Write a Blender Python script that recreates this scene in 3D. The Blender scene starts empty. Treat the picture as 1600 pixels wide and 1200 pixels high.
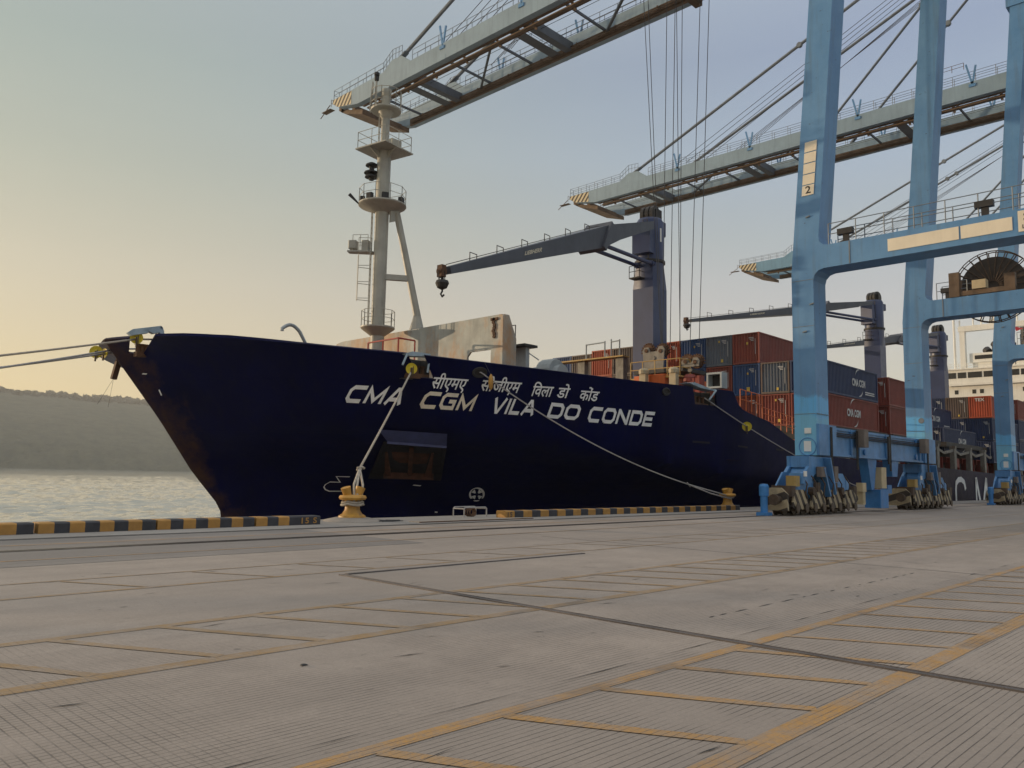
import bpy, math, random
from mathutils import Vector, Matrix
random.seed(7)
R = math.radians
sc = bpy.context.scene
COL = sc.collection

# ---------------------------------------------------------------- camera
FPX, PITCH, ROLL, YAW = 1261.0, 0.11355, 0.019246, 0.76681
CAMZ = 1.6
_F = Vector((math.cos(YAW)*math.cos(PITCH), math.sin(YAW)*math.cos(PITCH), math.sin(PITCH)))
_R0 = Vector((math.sin(YAW), -math.cos(YAW), 0)); _U0 = _R0.cross(_F)
_R = math.cos(ROLL)*_R0 + math.sin(ROLL)*_U0
_U = -math.sin(ROLL)*_R0 + math.cos(ROLL)*_U0
cam = bpy.data.objects.new('camera', bpy.data.cameras.new('camera'))
COL.objects.link(cam)
cam.matrix_world = Matrix(((_R.x, _U.x, -_F.x, 0), (_R.y, _U.y, -_F.y, 0), (_R.z, _U.z, -_F.z, CAMZ), (0, 0, 0, 1)))
cam.data.sensor_width = 36.0
cam.data.lens = FPX/1600*36.0
cam.data.clip_end = 20000
cam.data.clip_start = 0.05
sc.camera = cam

def at(px, py, axis, v):
    """world point where the line of sight through a pixel meets the plane axis = v (axis 0 x, 1 y, 2 z)"""
    d = _F + _R*((px-800)/FPX) - _U*((py-600)/FPX)
    o = Vector((0, 0, CAMZ))
    return o + d*((v-o[axis])/d[axis])

# ---------------------------------------------------------------- light
HAZE_D = 0.00014
SKY_GLOW = [(0.0, (.54,.31,.13)), (.115, (.51,.305,.11)), (.22, (.475,.345,.17)), (.33, (.37,.325,.18)), (.44, (.31,.32,.21)), (.58, (.36,.38,.32)), (.75, (.86,.88,.84)), (1.0, (1.2,1.18,1.16))]
SKY_COOL = [(0.0, (.50,.42,.37)), (.12, (.46,.41,.37)), (.21, (.41,.385,.40)), (.28, (.35,.37,.39)), (.375, (.30,.355,.45)), (.47, (.255,.30,.42)), (.58, (.36,.41,.50)), (.75, (.86,.89,.90)), (1.0, (1.2,1.18,1.16))]
SUN_AZ, SUN_EL = R(116), R(6)       # azimuth measured from +x (along the quay) towards +y (the water)
sd = Vector((math.cos(SUN_AZ)*math.cos(SUN_EL), math.sin(SUN_AZ)*math.cos(SUN_EL), math.sin(SUN_EL)))
world = bpy.data.worlds.new('World'); sc.world = world; world.use_nodes = True
wn = world.node_tree.nodes; wl = world.node_tree.links; wn.clear()
out = wn.new('ShaderNodeOutputWorld'); bg = wn.new('ShaderNodeBackground')
sky = wn.new('ShaderNodeTexSky'); sky.sky_type = 'NISHITA'; sky.sun_disc = False
sky.sun_elevation = SUN_EL; sky.sun_rotation = math.pi/2 - SUN_AZ
sky.air_density = 1.0; sky.dust_density = 0.6; sky.ozone_density = 1.0
bg.inputs['Strength'].default_value = 0.05
wl.new(sky.outputs[0], bg.inputs['Color'])
# hazy evening sky: warm low glow on the sun's side, pale at the other horizon, slate blue higher up; unseen zenith brightened to light the ground
wt = wn.new('ShaderNodeTexCoord'); wsep = wn.new('ShaderNodeSeparateXYZ'); wl.new(wt.outputs['Generated'], wsep.inputs[0])
def wramp(src, stops):
    r = wn.new('ShaderNodeValToRGB'); wl.new(src, r.inputs[0])
    while len(r.color_ramp.elements) < len(stops): r.color_ramp.elements.new(0.5)
    for e, (p, c) in zip(r.color_ramp.elements, stops): e.position = p; e.color = (*c, 1)
    return r.outputs[0]
glow = wramp(wsep.outputs[2], SKY_GLOW); cool = wramp(wsep.outputs[2], SKY_COOL)
dot = wn.new('ShaderNodeVectorMath'); dot.operation = 'DOT_PRODUCT'; wl.new(wt.outputs['Generated'], dot.inputs[0]); dot.inputs[1].default_value = (math.cos(SUN_AZ), math.sin(SUN_AZ), 0)
side = wn.new('ShaderNodeMapRange'); side.interpolation_type = 'SMOOTHSTEP'; wl.new(dot.outputs['Value'], side.inputs[0])
side.inputs['From Min'].default_value = -0.2; side.inputs['From Max'].default_value = 1.0
wm = wn.new('ShaderNodeMix'); wm.data_type = 'RGBA'; wl.new(side.outputs[0], wm.inputs[0]); wl.new(cool, wm.inputs[6]); wl.new(glow, wm.inputs[7])
bg2 = wn.new('ShaderNodeBackground'); bg2.inputs['Strength'].default_value = 0.58; wmap = wn.new('ShaderNodeMapping'); wmap.inputs['Scale'].default_value = (1.6, 1.6, 9.0); wmap.inputs['Rotation'].default_value = (0.06, 0.04, 0); wl.new(wt.outputs['Generated'], wmap.inputs[0])
wnz = wn.new('ShaderNodeTexNoise'); wnz.inputs['Scale'].default_value = 1.7; wnz.inputs['Detail'].default_value = 5; wl.new(wmap.outputs[0], wnz.inputs['Vector'])   # faint uneven haze streaks
wmr = wn.new('ShaderNodeMapRange'); wmr.inputs['From Min'].default_value = 0.3; wmr.inputs['From Max'].default_value = 0.7; wmr.inputs['To Min'].default_value = 0.98; wmr.inputs['To Max'].default_value = 1.02; wl.new(wnz.outputs[0], wmr.inputs[0])
wmul = wn.new('ShaderNodeVectorMath'); wmul.operation = 'SCALE'; wl.new(wm.outputs[2], wmul.inputs[0]); wl.new(wmr.outputs[0], wmul.inputs['Scale']); wl.new(wmul.outputs[0], bg2.inputs['Color'])
addw = wn.new('ShaderNodeAddShader'); wl.new(bg.outputs[0], addw.inputs[0]); wl.new(bg2.outputs[0], addw.inputs[1]); wl.new(addw.outputs[0], out.inputs['Surface'])
sun = bpy.data.objects.new('sun', bpy.data.lights.new('sun', 'SUN')); COL.objects.link(sun)
sun.data.energy = 2.3; sun.data.angle = R(0.5); sun.data.color = (1.0, 0.76, 0.50)
sun.rotation_euler = sd.to_track_quat('Z', 'Y').to_euler()
sc.view_settings.view_transform = 'Standard'; sc.view_settings.look = 'None'
sc.view_settings.gamma = 1; sc.view_settings.use_curve_mapping = False
sc.view_settings.exposure = 0.72

# ---------------------------------------------------------------- materials
def ramp(nt, src, stops):
    r = nt.nodes.new('ShaderNodeValToRGB'); nt.links.new(src, r.inputs[0])
    while len(r.color_ramp.elements) < len(stops): r.color_ramp.elements.new(0.5)
    for e, (p, c) in zip(r.color_ramp.elements, stops):
        e.position = p; e.color = (c, c, c, 1) if not isinstance(c, tuple) else (*c, 1)
    return r.outputs[0]
def noise(nt, vec, scale, detail=4, rough=0.6, sx=1, sy=1, sz=1):
    if (sx, sy, sz) != (1, 1, 1):
        m = nt.nodes.new('ShaderNodeMapping'); m.inputs['Scale'].default_value = (sx, sy, sz)
        nt.links.new(vec, m.inputs[0]); vec = m.outputs[0]
    n = nt.nodes.new('ShaderNodeTexNoise'); n.inputs['Scale'].default_value = scale
    n.inputs['Detail'].default_value = detail; n.inputs['Roughness'].default_value = rough
    nt.links.new(vec, n.inputs['Vector']); return n.outputs[0]
def mixc(nt, f, a, b, mode='MIX'):
    m = nt.nodes.new('ShaderNodeMix'); m.data_type = 'RGBA'; m.blend_type = mode
    for s, v in ((m.inputs[0], f), (m.inputs[6], a), (m.inputs[7], b)):
        if hasattr(v, 'is_linked'): nt.links.new(v, s)
        elif isinstance(v, tuple): s.default_value = (*v, 1)
        else: s.default_value = v
    return m.outputs[2]
def math_(nt, op, a, b=0.0, c=None):
    m = nt.nodes.new('ShaderNodeMath'); m.operation = op
    for i, v in enumerate((a, b) if c is None else (a, b, c)):
        if hasattr(v, 'is_linked'): nt.links.new(v, m.inputs[i])
        else: m.inputs[i].default_value = v
    return m.outputs[0]
def base(name, rough=0.6, metal=0.0):
    m = bpy.data.materials.new(name); m.use_nodes = True
    nt = m.node_tree; b = nt.nodes['Principled BSDF']
    b.inputs['Roughness'].default_value = rough; b.inputs['Metallic'].default_value = metal
    tc = nt.nodes.new('ShaderNodeTexCoord')
    return m, nt, b, tc.outputs['Object']
def bump(nt, b, h, dist, strength=1.0):
    n = nt.nodes.new('ShaderNodeBump'); n.inputs['Distance'].default_value = dist; n.inputs['Strength'].default_value = strength
    nt.links.new(h, n.inputs['Height']); nt.links.new(n.outputs[0], b.inputs['Normal'])
RUST = (0.13, 0.05, 0.02)
def paint(name, col, rough=0.5, metal=0.0, var=0.18, scale=0.9, rust=0.0, rustcol=RUST, streak=0.25, rscale=0.8):
    m, nt, b, v = base(name, rough, metal)
    lo = tuple(c*(1-var) for c in col); hi = tuple(min(1, c*(1+var)) for c in col)
    c = mixc(nt, ramp(nt, noise(nt, v, scale, 6), [(0.3, 0.0), (0.7, 1.0)]), lo, hi)
    if streak:                                   # rain and dirt runs
        s = ramp(nt, noise(nt, v, 1.0, 5, 0.65, 2.6, 2.6, 0.22), [(0.48, 0.0), (0.72, 1.0)])
        c = mixc(nt, math_(nt, 'MULTIPLY', s, streak), c, tuple(x*0.45+0.008 for x in col))
    if rust:
        r = ramp(nt, noise(nt, v, rscale, 8, 0.72, 1, 1, 0.5), [(0.72-0.3*rust, 0.0), (0.80-0.22*rust, 1.0)])
        c = mixc(nt, math_(nt, 'MULTIPLY', r, 0.85), c, rustcol)
    nt.links.new(c, b.inputs['Base Color'])
    rr = nt.nodes.new('ShaderNodeMapRange'); rr.inputs['To Min'].default_value = max(0.05, rough-0.12); rr.inputs['To Max'].default_value = min(1, rough+0.15)
    nt.links.new(noise(nt, v, 2.3, 5), rr.inputs[0]); nt.links.new(rr.outputs[0], b.inputs['Roughness'])
    return m

# ---------------------------------------------------------------- mesh building
ORG = {}
class MB:
    """collects shapes in world coordinates; build() links them as ONE mesh object under a parent"""
    def __init__(s): s.v = []; s.f = []; s.m = []; s.mi = 0
    def add(s, vs, fs):
        o = len(s.v); s.v += [tuple(p) for p in vs]; s.f += [tuple(i+o for i in f) for f in fs]; s.m += [s.mi]*len(fs)
        return s
    def box(s, x0, x1, y0, y1, z0, z1):
        return s.add([(x0,y0,z0),(x1,y0,z0),(x1,y1,z0),(x0,y1,z0),(x0,y0,z1),(x1,y0,z1),(x1,y1,z1),(x0,y1,z1)],
              [(0,3,2,1),(4,5,6,7),(0,1,5,4),(1,2,6,5),(2,3,7,6),(3,0,4,7)])
    def cbox(s, c, d, b=0.0, rz=0.0):
        """bevelled box at centre c, full size d, chamfer b on vertical edges"""
        x, y, z = (q/2 for q in d); ca, sa = math.cos(rz), math.sin(rz)
        o = [(-x+b,-y),(x-b,-y),(x,-y+b),(x,y-b),(x-b,y),(-x+b,y),(-x,y-b),(-x,-y+b)] if b else [(-x,-y),(x,-y),(x,y),(-x,y)]
        n = len(o); vs = [(c[0]+p*ca-q*sa, c[1]+p*sa+q*ca, c[2]+h) for h in (-z, z) for p, q in o]
        return s.add(vs, [tuple(range(n-1,-1,-1)), tuple(range(n,2*n))]+[(i,(i+1)%n,(i+1)%n+n,i+n) for i in range(n)])
    def bar(s, p, q, w, h, up=(0,0,1), w2=None, h2=None):
        p, q, up = Vector(p), Vector(q), Vector(up); d = (q-p).normalized()
        a = d.cross(up)
        if a.length < 1e-4: a = d.cross(Vector((1,0,0)))
        a.normalize(); u = a.cross(d)
        w2 = w if w2 is None else w2; h2 = h if h2 is None else h2
        vs = [c+a*i*ww/2+u*j*hh/2 for c, ww, hh in ((p,w,h),(q,w2,h2)) for i, j in ((-1,-1),(1,-1),(1,1),(-1,1))]
        return s.add(vs, [(3,2,1,0),(4,5,6,7),(0,1,5,4),(1,2,6,5),(2,3,7,6),(3,0,4,7)])
    def tube(s, p, q, r, n=8, r2=None, caps=True):
        p, q = Vector(p), Vector(q); d = q-p
        if d.length < 1e-6: return s
        d.normalize(); a = d.orthogonal().normalized(); b = d.cross(a); r2 = r if r2 is None else r2
        vs = [c+(a*math.cos(2*math.pi*i/n)+b*math.sin(2*math.pi*i/n))*rr for c, rr in ((p,r),(q,r2)) for i in range(n)]
        fs = [(i,(i+1)%n,(i+1)%n+n,i+n) for i in range(n)]
        if caps: fs += [tuple(range(n-1,-1,-1)), tuple(range(n,2*n))]
        return s.add(vs, fs)
    def path(s, pts, r, n=6):
        pts = [Vector(p) for p in pts]; vs = []; a = None
        for i, p in enumerate(pts):
            d = (pts[min(i+1,len(pts)-1)]-pts[max(i-1,0)]).normalized()
            a = d.orthogonal().normalized() if a is None else (a-d*a.dot(d)).normalized()
            b = d.cross(a)
            vs += [p+(a*math.cos(2*math.pi*k/n)+b*math.sin(2*math.pi*k/n))*r for k in range(n)]
        m = len(pts)
        fs = [(i*n+k, i*n+(k+1)%n, (i+1)*n+(k+1)%n, (i+1)*n+k) for i in range(m-1) for k in range(n)]
        return s.add(vs, fs+[tuple(range(n-1,-1,-1)), tuple(range((m-1)*n, m*n))])
    def prism(s, outline, axis, a0, a1):
        """closed 2D outline extruded along an axis; outline is in the two other axes, in x,y,z order"""
        def mk(a, p, q): return (a,p,q) if axis == 0 else (p,a,q) if axis == 1 else (p,q,a)
        n = len(outline); ar = sum(outline[i][0]*outline[(i+1)%n][1]-outline[(i+1)%n][0]*outline[i][1] for i in range(n))
        if (ar > 0) == (axis == 1): outline = outline[::-1]
        vs = [mk(a,p,q) for a in (min(a0,a1),max(a0,a1)) for p, q in outline]
        return s.add(vs, [tuple(range(n-1,-1,-1)), tuple(range(n,2*n))]+[(i,(i+1)%n,(i+1)%n+n,i+n) for i in range(n)])
    def lathe(s, prof, c, n=20, axis='z'):
        """profile of (radius, height) turned round an axis through c"""
        vs = []
        for r, h in prof:
            for i in range(n):
                t = 2*math.pi*i/n; x, y = r*math.cos(t), r*math.sin(t)
                vs.append((c[0]+x,c[1]+y,c[2]+h) if axis == 'z' else (c[0]+h,c[1]+x,c[2]+y) if axis == 'x' else (c[0]+y,c[1]+h,c[2]+x))
        m = len(prof)
        fs = [(j*n+i, j*n+(i+1)%n, (j+1)*n+(i+1)%n, (j+1)*n+i) for j in range(m-1) for i in range(n)]
        return s.add(vs, fs+[tuple(range(n-1,-1,-1)), tuple(range((m-1)*n, m*n))])
    def rail(s, pts, h=1.05, step=1.8, r=0.028, mids=1):
        """guard rail along a polyline: posts and horizontal bars"""
        pts = [Vector(p) for p in pts]; up = Vector((0,0,1))
        for a, b in zip(pts[:-1], pts[1:]):
            k = max(1, round((b-a).length/step))
            for i in range(k+1):
                p = a.lerp(b, i/k); s.tube(p, p+up*h, r, 5)
            for j in range(1, mids+2): s.tube(a+up*h*j/(mids+1), b+up*h*j/(mids+1), r*0.85, 5)
        return s
    def ladder(s, p, q, w=0.45, side=(1,0,0), r=0.025, step=0.33):
        p, q, a = Vector(p), Vector(q), Vector(side)*(w/2)
        s.tube(p-a, q-a, r, 5); s.tube(p+a, q+a, r, 5)
        k = max(1, int((q-p).length/step))
        for i in range(k+1):
            c = p.lerp(q, i/k); s.tube(c-a, c+a, r*0.7, 4)
        return s
    def build(s, name, mats, parent=None, smooth=False, origin=None, stuff=False):
        if parent is not None: o = ORG[parent.name]
        else: o = Vector(origin) if origin is not None else Vector((0,0,0))
        me = bpy.data.meshes.new(name)
        me.from_pydata([(v[0]-o[0], v[1]-o[1], v[2]-o[2]) for v in s.v], [], s.f)
        mats = mats if isinstance(mats, (list, tuple)) else [mats]
        for m in mats: me.materials.append(m)
        if len(mats) > 1: me.polygons.foreach_set('material_index', s.m)
        if smooth is True: me.polygons.foreach_set('use_smooth', [True]*len(me.polygons))
        elif smooth: me.set_sharp_from_angle(angle=R(smooth)); 
        me.update()
        ob = bpy.data.objects.new(name, me); COL.objects.link(ob)
        if parent is not None: ob.parent = parent
        else: ob.location = o
        ORG[ob.name] = o
        return ob
def build_each(mb, name, mats, parent):
    """one object for each far-apart piece that the collected shapes fall into"""
    par = list(range(len(mb.v)))
    def find(i):
        while par[i] != i: par[i] = par[par[i]]; i = par[i]
        return i
    for f in mb.f:
        for k in f[1:]: par[find(k)] = find(f[0])
    isl = {}
    for i, f in enumerate(mb.f): isl.setdefault(find(f[0]), []).append(i)
    box = []
    for fs in isl.values():
        ps = [mb.v[k] for i in fs for k in mb.f[i]]
        box.append((fs, [min(p[a] for p in ps) for a in range(3)], [max(p[a] for p in ps) for a in range(3)]))
    grp = list(range(len(box)))
    def gf(i):
        while grp[i] != i: i = grp[i]
        return i
    for i in range(len(box)):
        for j in range(i):
            (_, la, ha), (_, lb, hb_) = box[i], box[j]
            gap = math.sqrt(sum(max(0, la[a]-hb_[a], lb[a]-ha[a])**2 for a in range(3)))
            if gap <= max(.02, .5*max(max(ha[a]-la[a] for a in range(3)), max(hb_[a]-lb[a] for a in range(3)))): grp[gf(i)] = gf(j)
    sets = {}
    for i in range(len(box)): sets.setdefault(gf(i), []).extend(box[i][0])
    res = []
    for fs in sets.values():
        q = MB(); ix = {}
        for i in sorted(fs):
            f = []
            for k in mb.f[i]:
                if k not in ix: ix[k] = len(q.v); q.v.append(mb.v[k])
                f.append(ix[k])
            q.f.append(tuple(f)); q.m.append(mb.m[i])
        res.append(q.build(name, mats, parent))
    return res
def tag(o, label=None, cat=None, group=None, kind=None):
    if label: o['label'] = label
    if cat: o['category'] = cat
    if group: o['group'] = group
    if kind: o['kind'] = kind
    return o
def thing(name, loc, label, cat, group=None):
    o = bpy.data.objects.new(name, None); COL.objects.link(o); o.location = loc; o.empty_display_size = 0.2
    ORG[o.name] = Vector(loc)
    return tag(o, label, cat, group)
def copy_tree(o, parent=None, skip=()):
    c = o.copy(); COL.objects.link(c)
    if parent is not None: c.parent = parent
    ORG[c.name] = ORG[o.name]
    for ch in [k for k in bpy.data.objects if k.parent == o]:
        if ch.name.split('.')[0] not in skip: copy_tree(ch, c, skip)
    return c

# ---------------------------------------------------------------- lettering
G_ = {  # stroke letters on a unit height, wide squared capitals
 'C': (1.28, [[(1.28,.9),(.3,.9),(.1,.72),(.1,.28),(.3,.1),(1.22,.1)]]),
 'M': (1.45, [[(.11,0),(.11,.86),(.725,.16),(1.34,.86),(1.34,0)]]),
 'A': (1.35, [[(.08,0),(.62,.9),(.78,.9),(1.27,0)],[(.36,.3),(1.02,.3)]]),
 'G': (1.32, [[(1.28,.9),(.3,.9),(.1,.72),(.1,.28),(.3,.1),(1.2,.1),(1.2,.5),(.7,.5)]]),
 'V': (1.3, [[(.08,1),(.58,.1),(.72,.1),(1.22,1)]]),
 'I': (.22, [[(.11,0),(.11,1)]]),
 'L': (1.05, [[(.1,1),(.1,.1),(1.05,.1)]]),
 'D': (1.3, [[(.1,.1),(.1,.9),(1.0,.9),(1.2,.72),(1.2,.28),(1.0,.1),(.0,.1)]]),
 'O': (1.34, [[(.3,.1),(.1,.28),(.1,.72),(.3,.9),(1.04,.9),(1.24,.72),(1.24,.28),(1.04,.1),(.29,.1)]]),
 'N': (1.3, [[(.1,0),(.1,.9),(.16,.9),(1.14,.1),(1.2,.1),(1.2,1)]]),
 'E': (1.15, [[(1.15,.9),(.1,.9),(.1,.1),(1.1,.1)],[(.1,.5),(1.0,.5)]]),
}
def stroke_quads(pl, w, sub=0.15):
    pts = [Vector(p) for p in pl]; n = len(pts); L = []; 
    for i in range(n):
        d0 = (pts[i]-pts[i-1]).normalized() if i else (pts[1]-pts[0]).normalized()
        d1 = (pts[i+1]-pts[i]).normalized() if i < n-1 else d0
        t = (d0+d1)
        t = t.normalized() if t.length > 1e-3 else d1
        nn = Vector((-t.y, t.x)); k = 1/max(0.45, abs(nn.dot(Vector((-d1.y, d1.x)))))
        L.append((pts[i]+nn*w/2*k, pts[i]-nn*w/2*k))
    vs = []
    for i in range(n-1):
        k = max(1, int((pts[i+1]-pts[i]).length/sub))
        for j in range(k+(1 if i == n-2 else 0)):
            t = j/k; vs += [L[i][0].lerp(L[i+1][0], t), L[i][1].lerp(L[i+1][1], t)]
    m = len(vs)//2
    return vs, [(2*i+1, 2*i+3, 2*i+2, 2*i) for i in range(m-1)]
def stroke_text(mb, text, fn, h=1.0, w=0.2, slant=0.0, gap=0.22, space=0.75, wide=1.0, u0=0.0):
    """lays stroke letters; fn(u, v) gives the world point of a place on the sign"""
    u = u0
    for ch in text:
        if ch == ' ': u += space*h; continue
        adv, strokes = G_[ch]
        for pl in strokes:
            vs, fs = stroke_quads([(x*wide, y) for x, y in pl], w)
            mb.add([fn(u+(p.x+slant*p.y)*h, p.y*h) for p in vs], fs)
        u += (adv*wide+gap)*h
    return u
def font_mesh(text, fn, size=1.0, bold=0.0, sx=1.0, slant=0.0, spacing=1.0):
    """vertices and faces of built-in font text, placed by fn(u, v)"""
    cu = bpy.data.curves.new('lettering', 'FONT'); cu.body = text; cu.size = size; cu.offset = bold*size
    cu.space_character = spacing; cu.resolution_u = 3
    ob = bpy.data.objects.new('lettering', cu); COL.objects.link(ob)
    dg = bpy.context.evaluated_depsgraph_get(); me = bpy.data.meshes.new_from_object(ob.evaluated_get(dg))
    vs = [fn((v.co.x+slant*v.co.y)*sx, v.co.y) for v in me.vertices]; fs = [tuple(p.vertices) for p in me.polygons]
    wd = max([v.co.x for v in me.vertices], default=0)*sx
    bpy.data.objects.remove(ob); bpy.data.meshes.remove(me); bpy.data.curves.remove(cu)
    return vs, fs, wd
# ================================================================= THE SETTING
QUAY_Y = 23.7      # edge of the quay
SEA_Z = -3.0
def concrete(name, col, groove=1.0, yellow=None):
    m, nt, b, v = base(name, 0.75)
    sep = nt.nodes.new('ShaderNodeSeparateXYZ'); nt.links.new(v, sep.inputs[0])
    X, Yy = sep.outputs[0], sep.outputs[1]
    big = noise(nt, v, 0.16, 5, 0.6); mid = noise(nt, v, 1.1, 6, 0.65); fine = noise(nt, v, 38, 4, 0.7)
    c = mixc(nt, ramp(nt, big, [(0.32, 0.0), (0.68, 1.0)]), tuple(x*0.78 for x in col), tuple(x*1.14 for x in col))
    c = mixc(nt, math_(nt, 'MULTIPLY', ramp(nt, mid, [(0.42, 0.0), (0.75, 1.0)]), 0.5), c, tuple(x*0.6 for x in col))
    # each cast slab has its own tone
    cell = nt.nodes.new('ShaderNodeCombineXYZ')
    nt.links.new(math_(nt, 'FLOOR', math_(nt, 'DIVIDE', math_(nt, 'SUBTRACT', X, 7.5), 9.1)), cell.inputs[0])
    nt.links.new(math_(nt, 'FLOOR', math_(nt, 'DIVIDE', math_(nt, 'SUBTRACT', Yy, 4.25), 3.65)), cell.inputs[1])
    wn_ = nt.nodes.new('ShaderNodeTexWhiteNoise'); wn_.noise_dimensions = '3D'; nt.links.new(cell.outputs[0], wn_.inputs['Vector'])
    tone = nt.nodes.new('ShaderNodeMapRange'); tone.inputs['To Min'].default_value = 0.86; tone.inputs['To Max'].default_value = 1.07; nt.links.new(wn_.outputs['Value'], tone.inputs[0])
    tv = nt.nodes.new('ShaderNodeCombineXYZ'); [nt.links.new(tone.outputs[0], tv.inputs[i]) for i in range(3)]
    c = mixc(nt, 1.0, c, tv.outputs[0], 'MULTIPLY')
    # drag marks of traffic along the quay
    tr = ramp(nt, noise(nt, v, 1.0, 5, 0.6, 0.10, 1.5, 1), [(0.42, 0.0), (0.7, 1.0)])
    c = mixc(nt, math_(nt, 'MULTIPLY', tr, 0.40), c, tuple(x*0.55 for x in col))
    if yellow:
        wear = ramp(nt, noise(nt, v, 2.6, 8, 0.75), [(0.40, 1.0), (0.62, 0.25)])
        yv = mixc(nt, noise(nt, v, 6, 5, 0.7), tuple(x*0.72 for x in yellow), tuple(x*1.15 for x in yellow))
        c = mixc(nt, wear, c, yv)
        tyre = ramp(nt, noise(nt, v, 0.9, 4, 0.6, 1, 1.6, 1), [(0.56, 0.0), (0.70, 1.0)])
        c = mixc(nt, math_(nt, 'MULTIPLY', tyre, 0.7), c, (0.06, 0.048, 0.035))
    c = mixc(nt, math_(nt, 'MULTIPLY', ramp(nt, fine, [(0.38, 0.0), (0.66, 1.0)]), 0.5), c, tuple(x*0.5 for x in col))
    grit = ramp(nt, noise(nt, v, 130, 2, 0.6), [(0.40, 0.0), (0.62, 1.0)])
    c = mixc(nt, math_(nt, 'MULTIPLY', grit, 0.34), c, tuple(x*0.5 for x in col))
    lump = ramp(nt, noise(nt, v, 11, 4, 0.7), [(0.44, 0.0), (0.66, 1.0)])
    c = mixc(nt, math_(nt, 'MULTIPLY', lump, 0.32), c, tuple(x*0.55 for x in col))
    oil = ramp(nt, noise(nt, v, 0.8, 4, 0.6), [(0.66, 0.0), (0.74, 1.0)])
    c = mixc(nt, math_(nt, 'MULTIPLY', oil, 0.38), c, (0.09, 0.075, 0.065))
    spot = ramp(nt, noise(nt, v, 5.5, 3, 0.5), [(0.70, 0.0), (0.76, 1.0)])
    c = mixc(nt, math_(nt, 'MULTIPLY', spot, 0.45), c, (0.05, 0.045, 0.04))
    # grooves cut along the quay, and in places across it
    wob = math_(nt, 'MULTIPLY', noise(nt, v, 0.7, 2), 0.025)
    gy = math_(nt, 'PINGPONG', math_(nt, 'ADD', Yy, wob), 0.0285)
    gl = ramp(nt, math_(nt, 'DIVIDE', gy, 0.0285), [(0.0, 1.0), (0.09, 0.9), (0.19, 0.0)])
    gx = math_(nt, 'PINGPONG', math_(nt, 'ADD', X, wob), 0.036)
    gxl = ramp(nt, math_(nt, 'DIVIDE', gx, 0.036), [(0.0, 1.0), (0.10, 0.9), (0.20, 0.0)])
    wornl = math_(nt, 'MULTIPLY', ramp(nt, noise(nt, v, 0.55, 6, 0.7), [(0.38, 0.08), (0.5, 1.0)]), ramp(nt, noise(nt, v, 4.0, 5, 0.7, .5, 1, 1), [(0.32, 0.25), (0.55, 1.0)]))
    left = ramp(nt, math_(nt, 'ADD', math_(nt, 'MULTIPLY', X, -0.45), math_(nt, 'ADD', noise(nt, v, 0.4, 3), 1.05)), [(0.25, 0.06), (0.9, 1.0)])
    g = math_(nt, 'MAXIMUM', math_(nt, 'MULTIPLY', gl, wornl), math_(nt, 'MULTIPLY', math_(nt, 'MULTIPLY', gxl, left), wornl))
    # far slabs are worn smooth
    yfar = ramp(nt, math_(nt, 'DIVIDE', Yy, 12.0), [(0.5, 1.0), (0.85, 0.35)])
    g = math_(nt, 'MULTIPLY', math_(nt, 'MULTIPLY', g, yfar), groove)
    c = mixc(nt, math_(nt, 'MULTIPLY', g, 0.85), c, tuple(x*0.16 for x in col))
    nt.links.new(c, b.inputs['Base Color'])
    hh = math_(nt, 'SUBTRACT', math_(nt, 'MULTIPLY', fine, 0.25), g)
    bump(nt, b, hh, 0.004, 0.8)
    rr = ramp(nt, big, [(0.3, 0.62), (0.7, 0.85)]); nt.links.new(rr, b.inputs['Roughness'])
    return m
CONC = (0.405, 0.332, 0.275)
m_conc = concrete('grooved_concrete', CONC)
m_conc_dark = concrete('dark_tarred_concrete', (0.265, 0.23, 0.205), 0.0)
m_conc_edge = concrete('coping_concrete', (0.36, 0.325, 0.29), 0.0)
m_yel = concrete('worn_yellow_marking', CONC, 0.75, (0.52, 0.25, 0.025))
m_yel_thin = concrete('very_worn_yellow_marking', CONC, 0.9, (0.36, 0.195, 0.04))
m_iron = paint('dull_iron', (0.10, 0.085, 0.08), 0.6, 0.2, 0.3, 3, 0.25)
m_tar = paint('black_tar', (0.018, 0.017, 0.017), 0.7)

def sheet(x0, x1, y0, y1, z):
    return [(x0,y0,z),(x1,y0,z),(x1,y1,z),(x0,y1,z)]
mb = MB(); mb.add(sheet(-400, 900, -900, QUAY_Y, 0.0), [(0,1,2,3)])
mb.add([(-400,QUAY_Y,0),(900,QUAY_Y,0),(900,QUAY_Y,-12),(-400,QUAY_Y,-12)], [(0,3,2,1)])
tag(mb.build('ground', m_conc), kind='structure')
mb = MB(); mb.add(sheet(-60, 12.5, 14.8, 20.15, 0.004), [(0,1,2,3)])
tag(mb.build('crane_track_paving', m_conc_dark), kind='structure')
mb = MB(); mb.box(-200, 400, 20.35, QUAY_Y+0.05, 0.001, 0.02)
tag(mb.build('quay_coping', m_conc_edge), kind='structure')
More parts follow.
